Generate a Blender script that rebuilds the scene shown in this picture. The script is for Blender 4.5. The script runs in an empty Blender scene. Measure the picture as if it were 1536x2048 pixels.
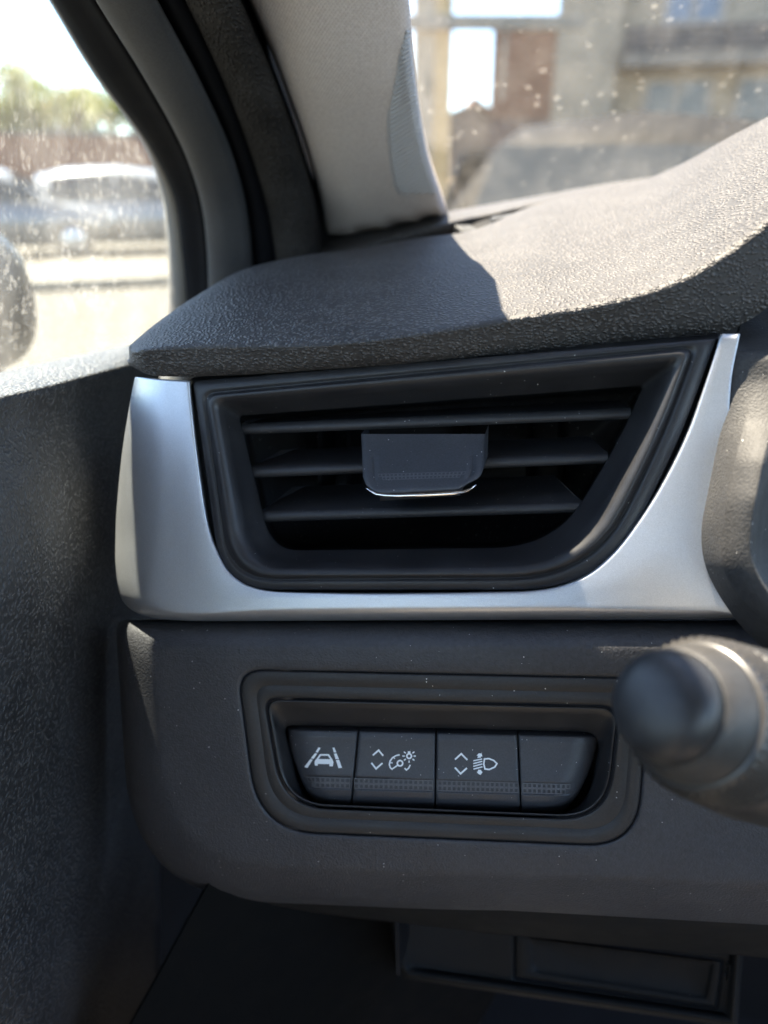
import bpy, bmesh, math, random
import numpy as np
from mathutils import Vector, Matrix, noise as mnoise
rad = math.radians
random.seed(7); rng = np.random.default_rng(7)
scene = bpy.context.scene
COL = scene.collection

# ------------------------------------------------------------------ camera, sky, sun, exposure
F = 1500.0                                   # focal length in photograph pixels (1536 x 2048)
PITCH = rad(23.6)                            # the phone looks down at the dashboard
YAW = rad(13.5)                              # the car points this far to the right of the lens
CAM = Vector((0.0, 0.0, 1.20))
CP, SP = math.cos(PITCH), math.sin(PITCH)
FC = Vector((math.sin(YAW), math.cos(YAW), 0))      # car forward
RC = Vector((math.cos(YAW), -math.sin(YAW), 0))     # car right
cd = bpy.data.cameras.new('camera'); cam = bpy.data.objects.new('camera', cd); COL.objects.link(cam)
cam.location = CAM; cam.rotation_euler = (math.pi/2 - PITCH, 0, 0)
cd.sensor_fit = 'VERTICAL'; cd.sensor_height = 36.0; cd.sensor_width = 27.0
cd.lens = 36.0 * F / 2048.0
cd.clip_start = 0.005; cd.clip_end = 2000
cd.dof.use_dof = True; cd.dof.focus_distance = 0.270; cd.dof.aperture_fstop = 6.0; cd.dof.aperture_blades = 0
scene.camera = cam

SUN_AZ, SUN_EL = rad(36), rad(65)            # from the car's left, round towards its front; height
SUN_DIR = ((RC * -math.cos(SUN_AZ) + FC * math.sin(SUN_AZ)) * math.cos(SUN_EL) + Vector((0, 0, math.sin(SUN_EL)))).normalized()    # towards the sun
sl = bpy.data.lights.new('sun', 'SUN'); so = bpy.data.objects.new('sun', sl); COL.objects.link(so)
sl.energy = 4.2; sl.angle = rad(0.5); sl.color = (1.0, 0.865, 0.70)
so.rotation_euler = SUN_DIR.to_track_quat('Z', 'Y').to_euler()
world = bpy.data.worlds.new("World"); scene.world = world; world.use_nodes = True
wn, wl = world.node_tree.nodes, world.node_tree.links
sky = wn.new('ShaderNodeTexSky'); sky.sky_type = 'NISHITA'; sky.sun_disc = False
sky.sun_elevation = math.asin(SUN_DIR.z); sky.sun_rotation = math.atan2(SUN_DIR.x, SUN_DIR.y)
sky.air_density = .85; sky.dust_density = .3; sky.ozone_density = 1.2
bg = wn['Background']; bg.inputs['Strength'].default_value = 0.06
wl.new(sky.outputs['Color'], bg.inputs['Color'])
scene.view_settings.view_transform = 'Standard'; scene.view_settings.look = 'None'
scene.view_settings.exposure = 4.15; scene.view_settings.gamma = 1.0
scene.cycles.use_denoising = True; scene.cycles.use_guiding = True
scene.cycles.max_bounces = 10; scene.cycles.transparent_max_bounces = 16
scene.cycles.sample_clamp_indirect = 6.0

# ------------------------------------------------------------------ space helpers
def P(x, y, d):
    """the point of the place seen at photograph pixel (x, y), d metres along the lens axis"""
    a, b = (x - 768.0) / F * d, -(y - 1024.0) / F * d
    return Vector((a, d * CP + b * SP, CAM.z + b * CP - d * SP))
def Pn(x, y, d):
    x, y, d = np.broadcast_arrays(np.asarray(x, float), np.asarray(y, float), np.asarray(d, float))
    a, b = (x - 768.0) / F * d, -(y - 1024.0) / F * d
    return np.stack([a, d * CP + b * SP, CAM.z + b * CP - d * SP], -1)
def D(x, y):                                 # distance of the dashboard's fascia plane
    y = np.asarray(y, float); lowr = np.maximum(0, y - 1262.0)          # the lower part leans away a little
    return 1.0 / (3.70 * (1 + (np.asarray(x, float) - 768.0) / 6228.0) + 0.00016 * (1024.0 - y)) + 2.8e-5 * lowr * lowr / (lowr + 40.0)
def plane_d(x, y, p0, n):                    # distance at which pixel (x, y) meets a plane
    r = P(x, y, 1.0) - CAM
    return (p0 - CAM).dot(n) / r.dot(n)
def cr(xs, ys):
    """smooth curve through points (non-uniform Hermite)"""
    xs, ys = np.asarray(xs, float), np.asarray(ys, float)
    h = np.diff(xs); s = np.diff(ys) / h
    m = np.empty_like(xs); m[0], m[-1] = s[0], s[-1]
    m[1:-1] = (s[:-1] * h[1:] + s[1:] * h[:-1]) / (h[1:] + h[:-1])
    def f(x):
        x = np.asarray(x, float)
        i = np.clip(np.searchsorted(xs, x) - 1, 0, len(h) - 1)
        t = (x - xs[i]) / h[i]
        out = ((1 + 2*t) * (1-t)**2 * ys[i] + t * (1-t)**2 * h[i] * m[i] + t*t * (3 - 2*t) * ys[i+1] + t*t * (t-1) * h[i] * m[i+1])
        out = np.where(x < xs[0], ys[0] + m[0] * (x - xs[0]), out)
        return np.where(x > xs[-1], ys[-1] + m[-1] * (x - xs[-1]), out)
    return f
def lin(xs, ys): return lambda x: np.interp(x, xs, ys)
def ring(poly, ns=8, ne=8):
    """outline of a polygon with rounded corners [(x, y, r), ...]; same corner count gives matching rings"""
    n = len(poly); out = []; tp = []
    for i in range(n):
        p = np.array(poly[i][:2], float); a = np.array(poly[i-1][:2], float); b = np.array(poly[(i+1) % n][:2], float)
        la, lb = np.linalg.norm(a-p), np.linalg.norm(b-p)
        r = poly[i][2]
        tp.append((p + (a-p)/la * min(r, la*.49), p, p + (b-p)/lb * min(r, lb*.49)))
    for i in range(n):
        s, c, e = tp[i]
        for k in range(ns + 1):
            t = k / ns; out.append((1-t)**2 * s + 2*t*(1-t) * c + t*t * e)
        nx = tp[(i+1) % n][0]
        for k in range(1, ne + 1):
            out.append(e + (nx - e) * k / (ne + 1))
    return np.array(out)

# ------------------------------------------------------------------ object helpers
def link(name, verts, faces, mat=None, parent=None, smooth=True, sub=None):
    me = bpy.data.meshes.new(name); me.from_pydata([tuple(v) for v in verts], [], faces); me.validate(); me.update()
    if mat: me.materials.append(mat)
    if smooth: me.polygons.foreach_set('use_smooth', [True] * len(me.polygons))
    o = bpy.data.objects.new(name, me); COL.objects.link(o)
    if parent: adopt(o, parent)
    return o
def adopt(o, parent):
    o.parent = parent
    pm = Matrix.Translation(parent['base']) if 'base' in parent.keys() else Matrix.Identity(4)
    o.matrix_parent_inverse = pm.inverted()
def tag(o, label=None, cat=None, group=None, kind=None):
    for k, v in (('label', label), ('category', cat), ('group', group), ('kind', kind)):
        if v: o[k] = v
    return o
def thing(name, label, cat, loc, group=None):
    o = bpy.data.objects.new(name, None); COL.objects.link(o); o.location = loc; o['base'] = tuple(loc); o.empty_display_size = .02
    return tag(o, label, cat, group)
def solid(o, t, off=-1.0):
    m = o.modifiers.new('thickness', 'SOLIDIFY'); m.thickness = t; m.offset = off; m.use_even_offset = False
    return o
def sharp(o, deg=35):
    o.data.set_sharp_from_angle(angle=rad(deg)); return o
def grid_faces(nr, nc, closed=False):
    fs = []
    for i in range(nr - 1):
        for j in range(nc if closed else nc - 1):
            k = (j + 1) % nc
            fs.append((i*nc + j, i*nc + k, (i+1)*nc + k, (i+1)*nc + j))
    return fs
def face_cam(pts, faces):
    """turn the faces towards the lens"""
    pts = np.asarray(pts); f = np.array([q[:4] for q in faces if len(q) >= 4])
    a, b, c = pts[f[:, 0]], pts[f[:, 1]], pts[f[:, 2]]
    n = np.cross(b - a, c - a); v = np.array(CAM) - a
    return faces if (n * v).sum() > 0 else [tuple(reversed(q)) for q in faces]
def sheet(name, pts, mat, parent=None, t=0.002, closed=False, cap=False):
    """a grid of world points (rows x cols x 3) as a shell facing the lens, t thick"""
    pts = np.asarray(pts); nr, nc = pts.shape[:2]
    v = pts.reshape(-1, 3); fs = grid_faces(nr, nc, closed)
    if cap: fs.append(tuple((nr-1)*nc + j for j in range(nc)))
    o = link(name, v, face_cam(v, fs), mat, parent)
    if t: solid(o, t)
    return o
def spline_net(net, ku=6, kv=6):
    """Catmull-Rom through a net of (x, y, d) control points"""
    a = np.asarray(net, float)
    for k in (ku, kv):
        n = a.shape[0]; q = np.concatenate([[2*a[0]-a[1]], a, [2*a[-1]-a[-2]]])
        rows = []
        for i in range(n - 1):
            p0, p1, p2, p3 = q[i:i+4]
            for s in range(k):
                t = s / k
                rows.append(.5*((2*p1) + (-p0+p2)*t + (2*p0-5*p1+4*p2-p3)*t*t + (-p0+3*p1-3*p2+p3)*t**3))
        rows.append(a[-1]); a = np.stack(rows).swapaxes(0, 1)
    return a
def net_sheet(name, net, mat, parent=None, t=0.002, ku=6, kv=6):
    a = spline_net(net, ku, kv)
    return sheet(name, Pn(a[..., 0], a[..., 1], a[..., 2]), mat, parent, t)
def rings_obj(name, rings, mat, parent=None, cap=False, base=D, t=0):
    """rings: [(ring pts, offset towards the lens)] on a base surface"""
    pts = np.stack([Pn(r[:, 0], r[:, 1], base(r[:, 0], r[:, 1]) - o) for r, o in rings])
    return sheet(name, pts, mat, parent, t, closed=True, cap=cap)
class MB:
    """collects boxes, bars and lathes into one mesh"""
    def __init__(s): s.v = []; s.f = []
    def add(s, v, f):
        b = len(s.v); s.v += [tuple(q) for q in v]; s.f += [tuple(b + i for i in q) for q in f]
    def box(s, lo, hi, M=None):
        v = [Vector((x, y, z)) for z in (lo[2], hi[2]) for y in (lo[1], hi[1]) for x in (lo[0], hi[0])]
        if M is not None: v = [M @ q for q in v]
        s.add(v, [(0,2,3,1),(4,5,7,6),(0,1,5,4),(2,6,7,3),(0,4,6,2),(1,3,7,5)])
    def prism(s, poly, axis, h, M=None):
        """poly of 3D points pushed along axis * h"""
        a = [Vector(p) for p in poly]; b = [p + Vector(axis) * h for p in a]
        n = len(a); v = a + b
        if M is not None: v = [M @ q for q in v]
        s.add(v, [tuple(range(n-1, -1, -1)), tuple(range(n, 2*n))] + [(i, (i+1) % n, n+(i+1) % n, n+i) for i in range(n)])
    def lathe(s, prof, o, axis, n=24, f=None):
        axis = Vector(axis).normalized(); u = axis.orthogonal().normalized(); w = axis.cross(u)
        v = []
        for i, (r, h) in enumerate(prof):
            for k in range(n):
                a = 2*math.pi*k/n; rr = r + (f(i, k, h) if f else 0)
                v.append(Vector(o) + axis*h + (u*math.cos(a) + w*math.sin(a))*rr)
        fs = [(i*n+k, i*n+(k+1) % n, (i+1)*n+(k+1) % n, (i+1)*n+k) for i in range(len(prof)-1) for k in range(n)]
        if prof[0][0] > 1e-6: fs.append(tuple(range(n-1, -1, -1)))
        if prof[-1][0] > 1e-6: fs.append(tuple((len(prof)-1)*n + k for k in range(n)))
        s.add(v, fs)
    def tube(s, pts, r, n=8):
        pts = [Vector(p) for p in pts]; v = []
        for i, p in enumerate(pts):
            t = (pts[min(i+1, len(pts)-1)] - pts[max(i-1, 0)]).normalized(); u = t.orthogonal().normalized(); w = t.cross(u)
            rr = r[i] if isinstance(r, (list, tuple)) else r
            v += [p + (u*math.cos(2*math.pi*k/n) + w*math.sin(2*math.pi*k/n))*rr for k in range(n)]
        s.add(v, [(i*n+k, i*n+(k+1) % n, (i+1)*n+(k+1) % n, (i+1)*n+k) for i in range(len(pts)-1) for k in range(n)] + [tuple(range(n-1, -1, -1)), tuple((len(pts)-1)*n+k for k in range(n))])
    def build(s, name, mat, parent=None, smooth=False, bevel=0):
        o = link(name, s.v, s.f, mat, parent, smooth)
        bm = bmesh.new(); bm.from_mesh(o.data); bmesh.ops.recalc_face_normals(bm, faces=bm.faces); bm.to_mesh(o.data); bm.free()
        if bevel:
            b = o.modifiers.new('bevel', 'BEVEL'); b.width = bevel; b.segments = 2; b.limit_method = 'ANGLE'
        return o

# ------------------------------------------------------------------ materials
class NT:
    def __init__(s, name):
        s.m = bpy.data.materials.new(name); s.m.use_nodes = True
        s.n, s.l = s.m.node_tree.nodes, s.m.node_tree.links
        s.bsdf = s.n['Principled BSDF']; s.out = s.n['Material Output']
        s.co = s.n.new('ShaderNodeTexCoord').outputs['Object']
    def node(s, kind, **kw):
        n = s.n.new('ShaderNode' + kind)
        for k, v in kw.items():
            if k.startswith('_'): setattr(n, k[1:], v)
            else:
                i = n.inputs[int(k[1:])] if (k[0] == 'i' and k[1:].isdigit()) else n.inputs[k.replace('__', ' ')]
                if hasattr(v, 'links') or isinstance(v, bpy.types.NodeSocket): s.l.new(v, i)
                else: i.default_value = v
        return n
    def math(s, op, a, b=None, c=None, clamp=False):
        n = s.n.new('ShaderNodeMath'); n.operation = op; n.use_clamp = clamp
        for i, v in enumerate((a, b, c)):
            if v is None: continue
            if isinstance(v, bpy.types.NodeSocket): s.l.new(v, n.inputs[i])
            else: n.inputs[i].default_value = v
        return n.outputs[0]
    def noise(s, scale, detail=2, vec=None, rough=.5): return s.node('TexNoise', Vector=vec or s.co, Scale=scale, Detail=detail, Roughness=rough)
    def voro(s, scale, feature='F1', vec=None): return s.node('TexVoronoi', _feature=feature, Vector=vec or s.co, Scale=scale)
    def map(s, v, a, b, c=0., d=1.): return s.node('MapRange', Value=v, i1=a, i2=b, i3=c, i4=d).outputs[0]
    def mix(s, fac, a, b):
        n = s.n.new('ShaderNodeMix'); n.data_type = 'RGBA'
        for i, v in ((0, fac), (6, a), (7, b)):
            if isinstance(v, bpy.types.NodeSocket): s.l.new(v, n.inputs[i])
            else: n.inputs[i].default_value = v if i == 0 else (*v, 1)
        return n.outputs[2]
    def set(s, **kw):
        for k, v in kw.items():
            i = s.bsdf.inputs[k.replace('__', ' ')]
            if isinstance(v, bpy.types.NodeSocket): s.l.new(v, i)
            else: i.default_value = (*v, 1) if isinstance(v, tuple) and len(v) == 3 else v
    def bump(s, h, dist, strength=1.0, normal=None):
        n = s.node('Bump', Height=h, Distance=dist, Strength=strength)
        if normal: s.l.new(normal, n.inputs['Normal'])
        s.l.new(n.outputs[0], s.bsdf.inputs['Normal']); return n.outputs[0]
    def specks(s, scale=260., size=.05, keep=.6):
        """sparse pale dust specks with a shape of their own"""
        scale *= 1.5; size *= 1.25; v = s.voro(scale); r = s.node('SeparateColor', Color=v.outputs['Color'])
        thr = s.math('MULTIPLY', s.map(r.outputs[0], keep, 1.0, 0.0, 1.0), size)
        a = s.math('LESS_THAN', v.outputs['Distance'], thr)
        clump = s.map(s.noise(28., 3).outputs[0], .34, .56)
        return s.math('MULTIPLY', a, clump)

def leather(name, base, scale=640., rough=.5, spec=.5, dist=.00035, dust=.04, cell=(1.0, .58, 1.35)):
    t = NT(name)
    w = t.node('VectorMath', _operation='SCALE', i0=t.noise(170., 2).outputs['Color'], Scale=.0030).outputs[0]
    vec = t.node('VectorMath', _operation='ADD', i0=t.co, i1=w).outputs[0]
    vec = t.node('Mapping', Vector=vec, Scale=cell, Rotation=(.12, .15, .2)).outputs[0]
    v1 = t.voro(scale, 'F1', vec)
    sm = t.node('TexVoronoi', _feature='SMOOTH_F1', Vector=vec, Scale=scale, Smoothness=.35).outputs['Distance']
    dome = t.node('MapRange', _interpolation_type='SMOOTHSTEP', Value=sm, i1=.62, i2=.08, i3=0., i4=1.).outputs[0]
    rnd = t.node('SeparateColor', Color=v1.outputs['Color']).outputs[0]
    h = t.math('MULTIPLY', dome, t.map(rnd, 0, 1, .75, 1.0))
    h = t.math('ADD', h, t.math('MULTIPLY', t.noise(1500., 2).outputs[0], .16))
    h = t.math('ADD', h, t.math('MULTIPLY', t.noise(60., 2).outputs[0], .5))
    t.bump(h, dist, 1.0)
    c = t.mix(dome, tuple(b*.38 for b in base), tuple(b*1.25 for b in base))  # grain valleys darkened in colour; bump shading alone fades in denoising
    c = t.mix(t.map(t.noise(40., 4).outputs[0], .35, .75, 0, .08), c, (.25, .24, .23))
    if dust: c = t.mix(t.specks(230., dust, .72), c, (.55, .53, .5))
    t.set(Base__Color=c, Roughness=rough, Specular__IOR__Level=spec)
    return t.m
def plastic(name, base, rough=.5, grain=2600., dist=.00006, spec=.4, dust=.05, sheen=0., keep=.6, dscale=260., film=.03):
    t = NT(name)
    n1 = t.noise(grain, 2).outputs[0]
    c = t.mix(t.map(t.noise(grain*.5, 3).outputs[0], .35, .65), tuple(b*.85 for b in base), tuple(b*1.15 for b in base))
    fl = t.map(t.noise(45., 4).outputs[0], .4, .75, 0, film)
    c = t.mix(fl, c, (.30, .29, .28))
    if dust: c = t.mix(t.specks(dscale, dust, keep), c, (.75, .73, .70))
    t.set(Base__Color=c, Roughness=t.map(t.noise(90., 3).outputs[0], .3, .7, rough - .04, rough + .06), Specular__IOR__Level=spec)
    if sheen: t.set(Sheen__Weight=sheen, Sheen__Roughness=.5)
    if dist: t.bump(n1, dist, 1.0)
    return t.m
def simple(name, base, rough=.6, metal=0., var=.12, scale=6., spec=.4):
    t = NT(name)
    c = t.mix(t.map(t.noise(scale, 4).outputs[0], .3, .7), tuple(b*(1-var) for b in base), tuple(b*(1+var) for b in base))
    t.set(Base__Color=c, Roughness=rough, Metallic=metal, Specular__IOR__Level=spec)
    return t.m
def glass(name, tint, dust, drops, scale, veil=.03):
    """clear tinted pane with a film of dust and dried drop rings on it"""
    t = NT(name)
    film = t.map(t.noise(18., 5, rough=.65).outputs[0], .3, .75, veil*.5, veil*1.5)
    st_ = t.node('Mapping', Vector=t.co, Rotation=(0, .5, .2), Scale=(1., 1., .12)).outputs[0]
    film = t.math('MULTIPLY', film, t.map(t.noise(70., 4, st_, .6).outputs[0], .3, .7, .45, 1.7))
    w = t.node('VectorMath', _operation='SCALE', i0=t.noise(scale*.35, 2).outputs['Color'], Scale=.9/scale).outputs[0]
    vec = t.node('VectorMath', _operation='ADD', i0=t.co, i1=w).outputs[0]
    vec = t.node('Mapping', Vector=vec, Scale=(1.0, 1.0, .62)).outputs[0]
    v = t.voro(scale, 'F1', vec); rnd = t.node('SeparateColor', Color=v.outputs['Color'])
    r = t.map(rnd.outputs[0], 0, 1, .08, .34)
    dd = t.math('ABSOLUTE', t.math('SUBTRACT', v.outputs['Distance'], r))
    rim = t.map(dd, 0.0, .07, 1.0, 0.0)
    inside = t.math('LESS_THAN', v.outputs['Distance'], r)
    patch = t.map(t.noise(14., 3).outputs[0], .38, .60)
    gate = t.math('MULTIPLY', t.math('GREATER_THAN', rnd.outputs[1], 1 - drops), patch)
    mark = t.math('MULTIPLY', t.math('ADD', t.math('MULTIPLY', rim, .8), t.math('MULTIPLY', inside, .22)), gate)
    v2 = t.voro(scale*2.3, 'F1'); r2 = t.node('SeparateColor', Color=v2.outputs['Color'])
    dots = t.math('MULTIPLY', t.math('LESS_THAN', v2.outputs['Distance'], t.math('MULTIPLY', r2.outputs[0], .26)), t.math('GREATER_THAN', r2.outputs[1], 1 - drops*.6))
    mark = t.math('ADD', mark, t.math('MULTIPLY', dots, .5))
    fac = t.math('ADD', film, t.math('MULTIPLY', mark, dust), clamp=True)
    tr = t.node('BsdfTransparent', Color=(*tint, 1)).outputs[0]
    df = t.node('BsdfDiffuse', Color=(.75, .72, .66, 1)).outputs[0]
    tl = t.node('BsdfTranslucent', Color=(.75, .72, .66, 1)).outputs[0]
    dirt = t.node('MixShader', i0=.55, i1=df, i2=tl).outputs[0]
    gl = t.node('BsdfGlossy', Color=(1, 1, 1, 1), Roughness=.02).outputs[0]
    fr = t.math('ADD', t.math('MULTIPLY', t.math('POWER', t.node('LayerWeight', Blend=.5).outputs['Facing'], 5.), .9), .035)
    body = t.node('MixShader', i0=fac, i1=tr, i2=dirt).outputs[0]
    o = t.node('MixShader', i0=t.math('MULTIPLY', fr, .8), i1=body, i2=gl).outputs[0]
    t.l.new(o, t.out.inputs['Surface']); return t.m

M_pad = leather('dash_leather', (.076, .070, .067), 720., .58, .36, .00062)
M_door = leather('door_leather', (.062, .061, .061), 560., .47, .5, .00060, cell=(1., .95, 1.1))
M_soft = plastic('soft_panel', (.035, .0355, .0395), .50, 1250., .00030, .5, .07, keep=.5)
M_bezel = plastic('vent_black', (.015, .015, .0165), .42, 3200., .00002, .45, .07, keep=.6)
M_slat = plastic('slat_black', (.026, .0267, .029), .45, 3000., .00003, .4, .09, keep=.40, dscale=420.)
M_dark = plastic('duct_black', (.006, .006, .007), .7, 2000., 0, .2, 0, film=.0)
M_duct = plastic('duct_inside', (.014, .014, .0155), .6, 2000., 0, .3, .11, keep=.25, dscale=420.)
M_surround = plastic('switch_surround', (.022, .021, .021), .5, 2200., .00008, .45, .07)
M_switch = plastic('switch_face', (.040, .042, .048), .42, 3600., .00002, .45, .09, keep=.5, dscale=380.)
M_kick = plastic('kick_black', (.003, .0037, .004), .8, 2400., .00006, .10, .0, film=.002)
M_grip = plastic('grip_land', (.080, .083, .090), .45, 3600., 0, .45, 0)
M_hood = plastic('hood_plastic', (.036, .035, .0345), .62, 1300., .00026, .3, .09, keep=.40)
M_stalk = plastic('stalk_black', (.016, .016, .017), .42, 1500., .00006, .45, .0)
M_sleeve = plastic('stalk_sleeve', (.028, .0265, .025), .5, 1500., .00006, .45, .0)  # lighter copy of the stalk plastic: sunlight on the sleeve put into colour
M_knurl = plastic('stalk_knurl', (.034, .032, .030), .32, 1500., 0, .6, .0)  # ring likewise carries a sunlit tone in its colour
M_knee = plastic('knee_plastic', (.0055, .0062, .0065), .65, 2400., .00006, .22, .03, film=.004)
M_frame = plastic('frame_grey', (.030, .032, .035), .6, 2200., .00005, .3, .0)
M_chan = simple('channel_lit', (.13, .12, .105), .7)  # sunlit rim of the glass rubber, its light put into the colour
M_rubber = plastic('seal_rubber', (.0028, .0032, .0045), .75, 1500., .00006, .08, .0, film=.002)
M_weather = leather('weatherstrip', (.018, .0168, .016), 560., .75, .2, .0012, 0)
def silver_mat():
    t = NT('satin_silver')
    n = t.voro(3800.).outputs['Color']
    c = t.mix(t.map(t.noise(4200., 2).outputs[0], .35, .65), (.45, .465, .49), (.57, .585, .61))
    c = t.mix(t.specks(330., .05, .8), c, (.12, .12, .13))
    t.set(Base__Color=c, Metallic=.78, Roughness=.36)
    t.bump(t.node('SeparateColor', Color=n).outputs[0], .000016, 1.0)
    return t.m
M_silver = silver_mat()
def fabric_mat():
    t = NT('pillar_weave')
    rot = t.node('Mapping', Vector=t.co, Rotation=(0.0, .785, 0.0)).outputs[0]
    sp = t.node('SeparateXYZ', Vector=rot)
    a = t.math('SINE', t.math('MULTIPLY', sp.outputs[0], 5200.)); b = t.math('SINE', t.math('MULTIPLY', sp.outputs[2], 5200.))
    h = t.math('MULTIPLY', t.math('ADD', a, b), .25)
    c = t.mix(t.map(t.noise(700., 2).outputs[0], .3, .7), (.41, .37, .345), (.49, .445, .415))
    c = t.mix(t.map(h, -.4, .5, .22, 0.), c, (.22, .205, .2))
    t.set(Base__Color=c, Roughness=.85, Specular__IOR__Level=.2)
    t.bump(h, .00030, 1.0); return t.m
M_fabric = fabric_mat()
M_tabrib = simple('pillar_ribs', (.36, .36, .365), .6, 0, .04, 40.)
M_white = simple('symbol_white', (.80, .84, .85), .5, 0, .02)
M_chrome = simple('chrome', (.85, .84, .82), .12, 1., .02)
M_lining = simple('roof_lining', (.46, .44, .42), .9, 0, .05, 30.)
M_carpet = simple('cabin_black', (.012, .012, .0125), .9, 0, .1, 30.)
M_wglass = glass('windscreen_glass', (.67, .68, .675), .14, .18, 170., .012)
M_sglass = glass('side_glass', (.70, .735, .735), .27, .92, 270., .045)

# ================================================================== the car's cabin
# ---------------------------------------------------------------- dashboard
dash = thing('dashboard', 'dark grey leather-grained dashboard with a sunlit top below the windscreen', 'dashboard', P(768, 1000, .32))
px = [258, 300, 340, 410, 480, 550, 620, 700, 830, 950, 1060, 1180, 1290, 1370, 1450, 1560, 1720]
yb = cr(px, [730, 750, 753, 752, 750, 746, 741, 736, 726, 716, 706, 694, 682, 672, 664, 598, 470])
yc = cr(px, [704, 698, 694, 691, 690, 691, 690, 684, 668, 650, 632, 613, 586, 556, 508, 426, 310])
yt = cr(px, [692, 656, 626, 581, 542, 522, 509, 500, 477, 459, 413, 385, 359, 324, 279, 220, 120])
dt = cr(px, [.300, .312, .322, .342, .362, .382, .395, .405, .415, .425, .450, .450, .430, .400, .375, .345, .320])
xs = np.concatenate([np.linspace(258, 300, 10), np.linspace(306, 1720, 150)])
rows = []
B, C, T, DT = yb(xs), yc(xs), yt(xs), dt(xs); D0 = D(xs, C)
endf = np.clip((xs - 258) / 34, 0, 1); enda = (1 - np.sqrt(1 - (1 - endf)**2)) * .02      # rounded left end
ov = np.interp(xs, [258, 800, 1150, 1800], [1.0, .85, .28, .28])      # how far the lip overhangs the fascia
rows.append((xs, B - 10, D(xs, B) + .020 + .014 * (1 - ov) + enda))
rows.append((xs, B - 2, D(xs, B) + .003 + .014 * (1 - ov) + enda))
rows.append((xs, B, D(xs, B) - .002 + .014 * (1 - ov) + enda))
for f, o in ((.25, -.0075), (.5, -.0095), (.75, -.0115), (.88, -.0128), (.95, -.0132)):
    rows.append((xs, B + (C - B) * f, D0 + o * ov + (1 - f) * .012 * (1 - ov) + enda))
ic, it = 1 / (D0 - .0132 * ov), 1 / DT
for k, f in enumerate((.03, .07, .13, .2, .28, .37, .46, .55, .64, .73, .81, .88, .94, .98, 1.0)):
    g = f ** 1.05
    rows.append((xs, C + (T - C) * f, 1 / (ic + (it - ic) * g) + enda * (1 - f) + .006 * max(0, f - .85) / .15))
rows.append((xs, T + 4, DT + .022)); rows.append((xs, T + 30, DT + .05))
sheet('dash_pad', np.stack([Pn(a, b, c) for a, b, c in rows]), M_pad, dash, .0015)
# strip along the foot of the windscreen, with the dark slot in front of it
xl = np.linspace(560, 1560, 60)
lo = cr([560, 640, 720, 800, 900, 1000, 1060, 1180, 1320, 1560], [522, 512, 494, 470, 445, 424, 410, 390, 362, 300])
up = cr([560, 600, 648, 700, 800, 890, 1010, 1080, 1190, 1330, 1560], [520, 505, 479, 467, 446, 424, 402, 390, 370, 348, 280])
sd = np.interp(xl, [560, 880, 960], [0, 0, 1.])          # the strip lies against the pillar's foot at its left end
rows = [(xl, lo(xl) + 26, .465 + .02*sd), (xl, lo(xl) + 3, .456 + .022*sd), (xl, lo(xl), .456 + .022*sd), (xl, lo(xl) - 3, .459 + .023*sd), (xl, lo(xl)*.5 + up(xl)*.5, .473 + .052*sd), (xl, up(xl) + 1, .491 + .084*sd), (xl, up(xl) + 6, .52 + .10*sd)]
sheet('screen_strip', np.stack([Pn(a, b, np.full_like(a, 1.0) * c) for a, b, c in rows]), M_pad, dash, .0015)
rows = [(xl, lo(xl) + 60, .46), (xl, lo(xl) + 20, .468), (xl, lo(xl) + 1, .484)]
sheet('slot_floor', np.stack([Pn(a, b, np.full_like(a, c)) for a, b, c in rows]), M_dark, dash, .001)
b = MB(); b.prism([P(908, 449, .452), P(940, 449, .452), P(958, 458, .445), P(925, 463, .445)], (0, 0, -1), .004); b.build('slot_clip', M_frame, dash, bevel=.0008)
b = MB(); b.prism([P(982, 433, .462), P(1040, 424, .462), P(1030, 428, .455), P(984, 439, .455)], (0, 0, -1), .004); b.build('slot_clip', M_frame, dash, bevel=.0008)

# soft lower panel with the opening for the switches
SB = [(474, 1338, 55), (1300, 1356, 60), (1274, 1694, 105), (517, 1662, 120)]          # outline of the switch surround
def grow(poly, g):
    c = np.mean([p[:2] for p in poly], 0); out = []
    n = len(poly)
    for i, (x, y, r) in enumerate(poly):
        a = np.array(poly[i-1][:2], float); p = np.array((x, y), float); q = np.array(poly[(i+1) % n][:2], float)
        d1 = (p-a)/np.linalg.norm(p-a); d2 = (q-p)/np.linalg.norm(q-p)
        n1 = np.array((d1[1], -d1[0])); n2 = np.array((d2[1], -d2[0]))          # outward for clockwise-on-screen order
        bis = (n1+n2); s = g / max(.35, (1 + n1.dot(n2)))
        out.append((x + bis[0]*s, y + bis[1]*s, max(4, r + g*.7)))
    return out
LP = lambda tl, tr, br, bl: [(*tl,), (*tr,), (*br,), (*bl,)]
rr = [
 (LP((240,1246,30),(1760,1242,5),(1760,1890,5),(272,1790,250)), -.060),
 (LP((232,1238,30),(1760,1240,5),(1760,1882,5),(266,1787,250)), -.032),
 (LP((231,1240,34),(1758,1241,5),(1758,1868,5),(268,1781,245)), -.019),
 (LP((236,1244,38),(1755,1245,5),(1755,1850,5),(276,1774,236)), -.0120),
 (LP((247,1254,42),(1750,1253,5),(1750,1826,5),(290,1760,225)), -.0062),
 (LP((266,1270,46),(1740,1266,5),(1740,1800,5),(308,1745,212)), -.0022),
 (LP((294,1292,50),(1700,1288,9),(1700,1775,9),(335,1728,200)), .0010),
 (LP((335,1312,52),(1620,1312,20),(1600,1750,40),(372,1712,180)), .0016),
 ([*grow(SB, 20)], .0018), ([*grow(SB, 8)], .0017), ([*grow(SB, 2.5)], .0015), (grow(SB, .6), .0008), (SB, -.0004), (SB, -.008)]
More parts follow.
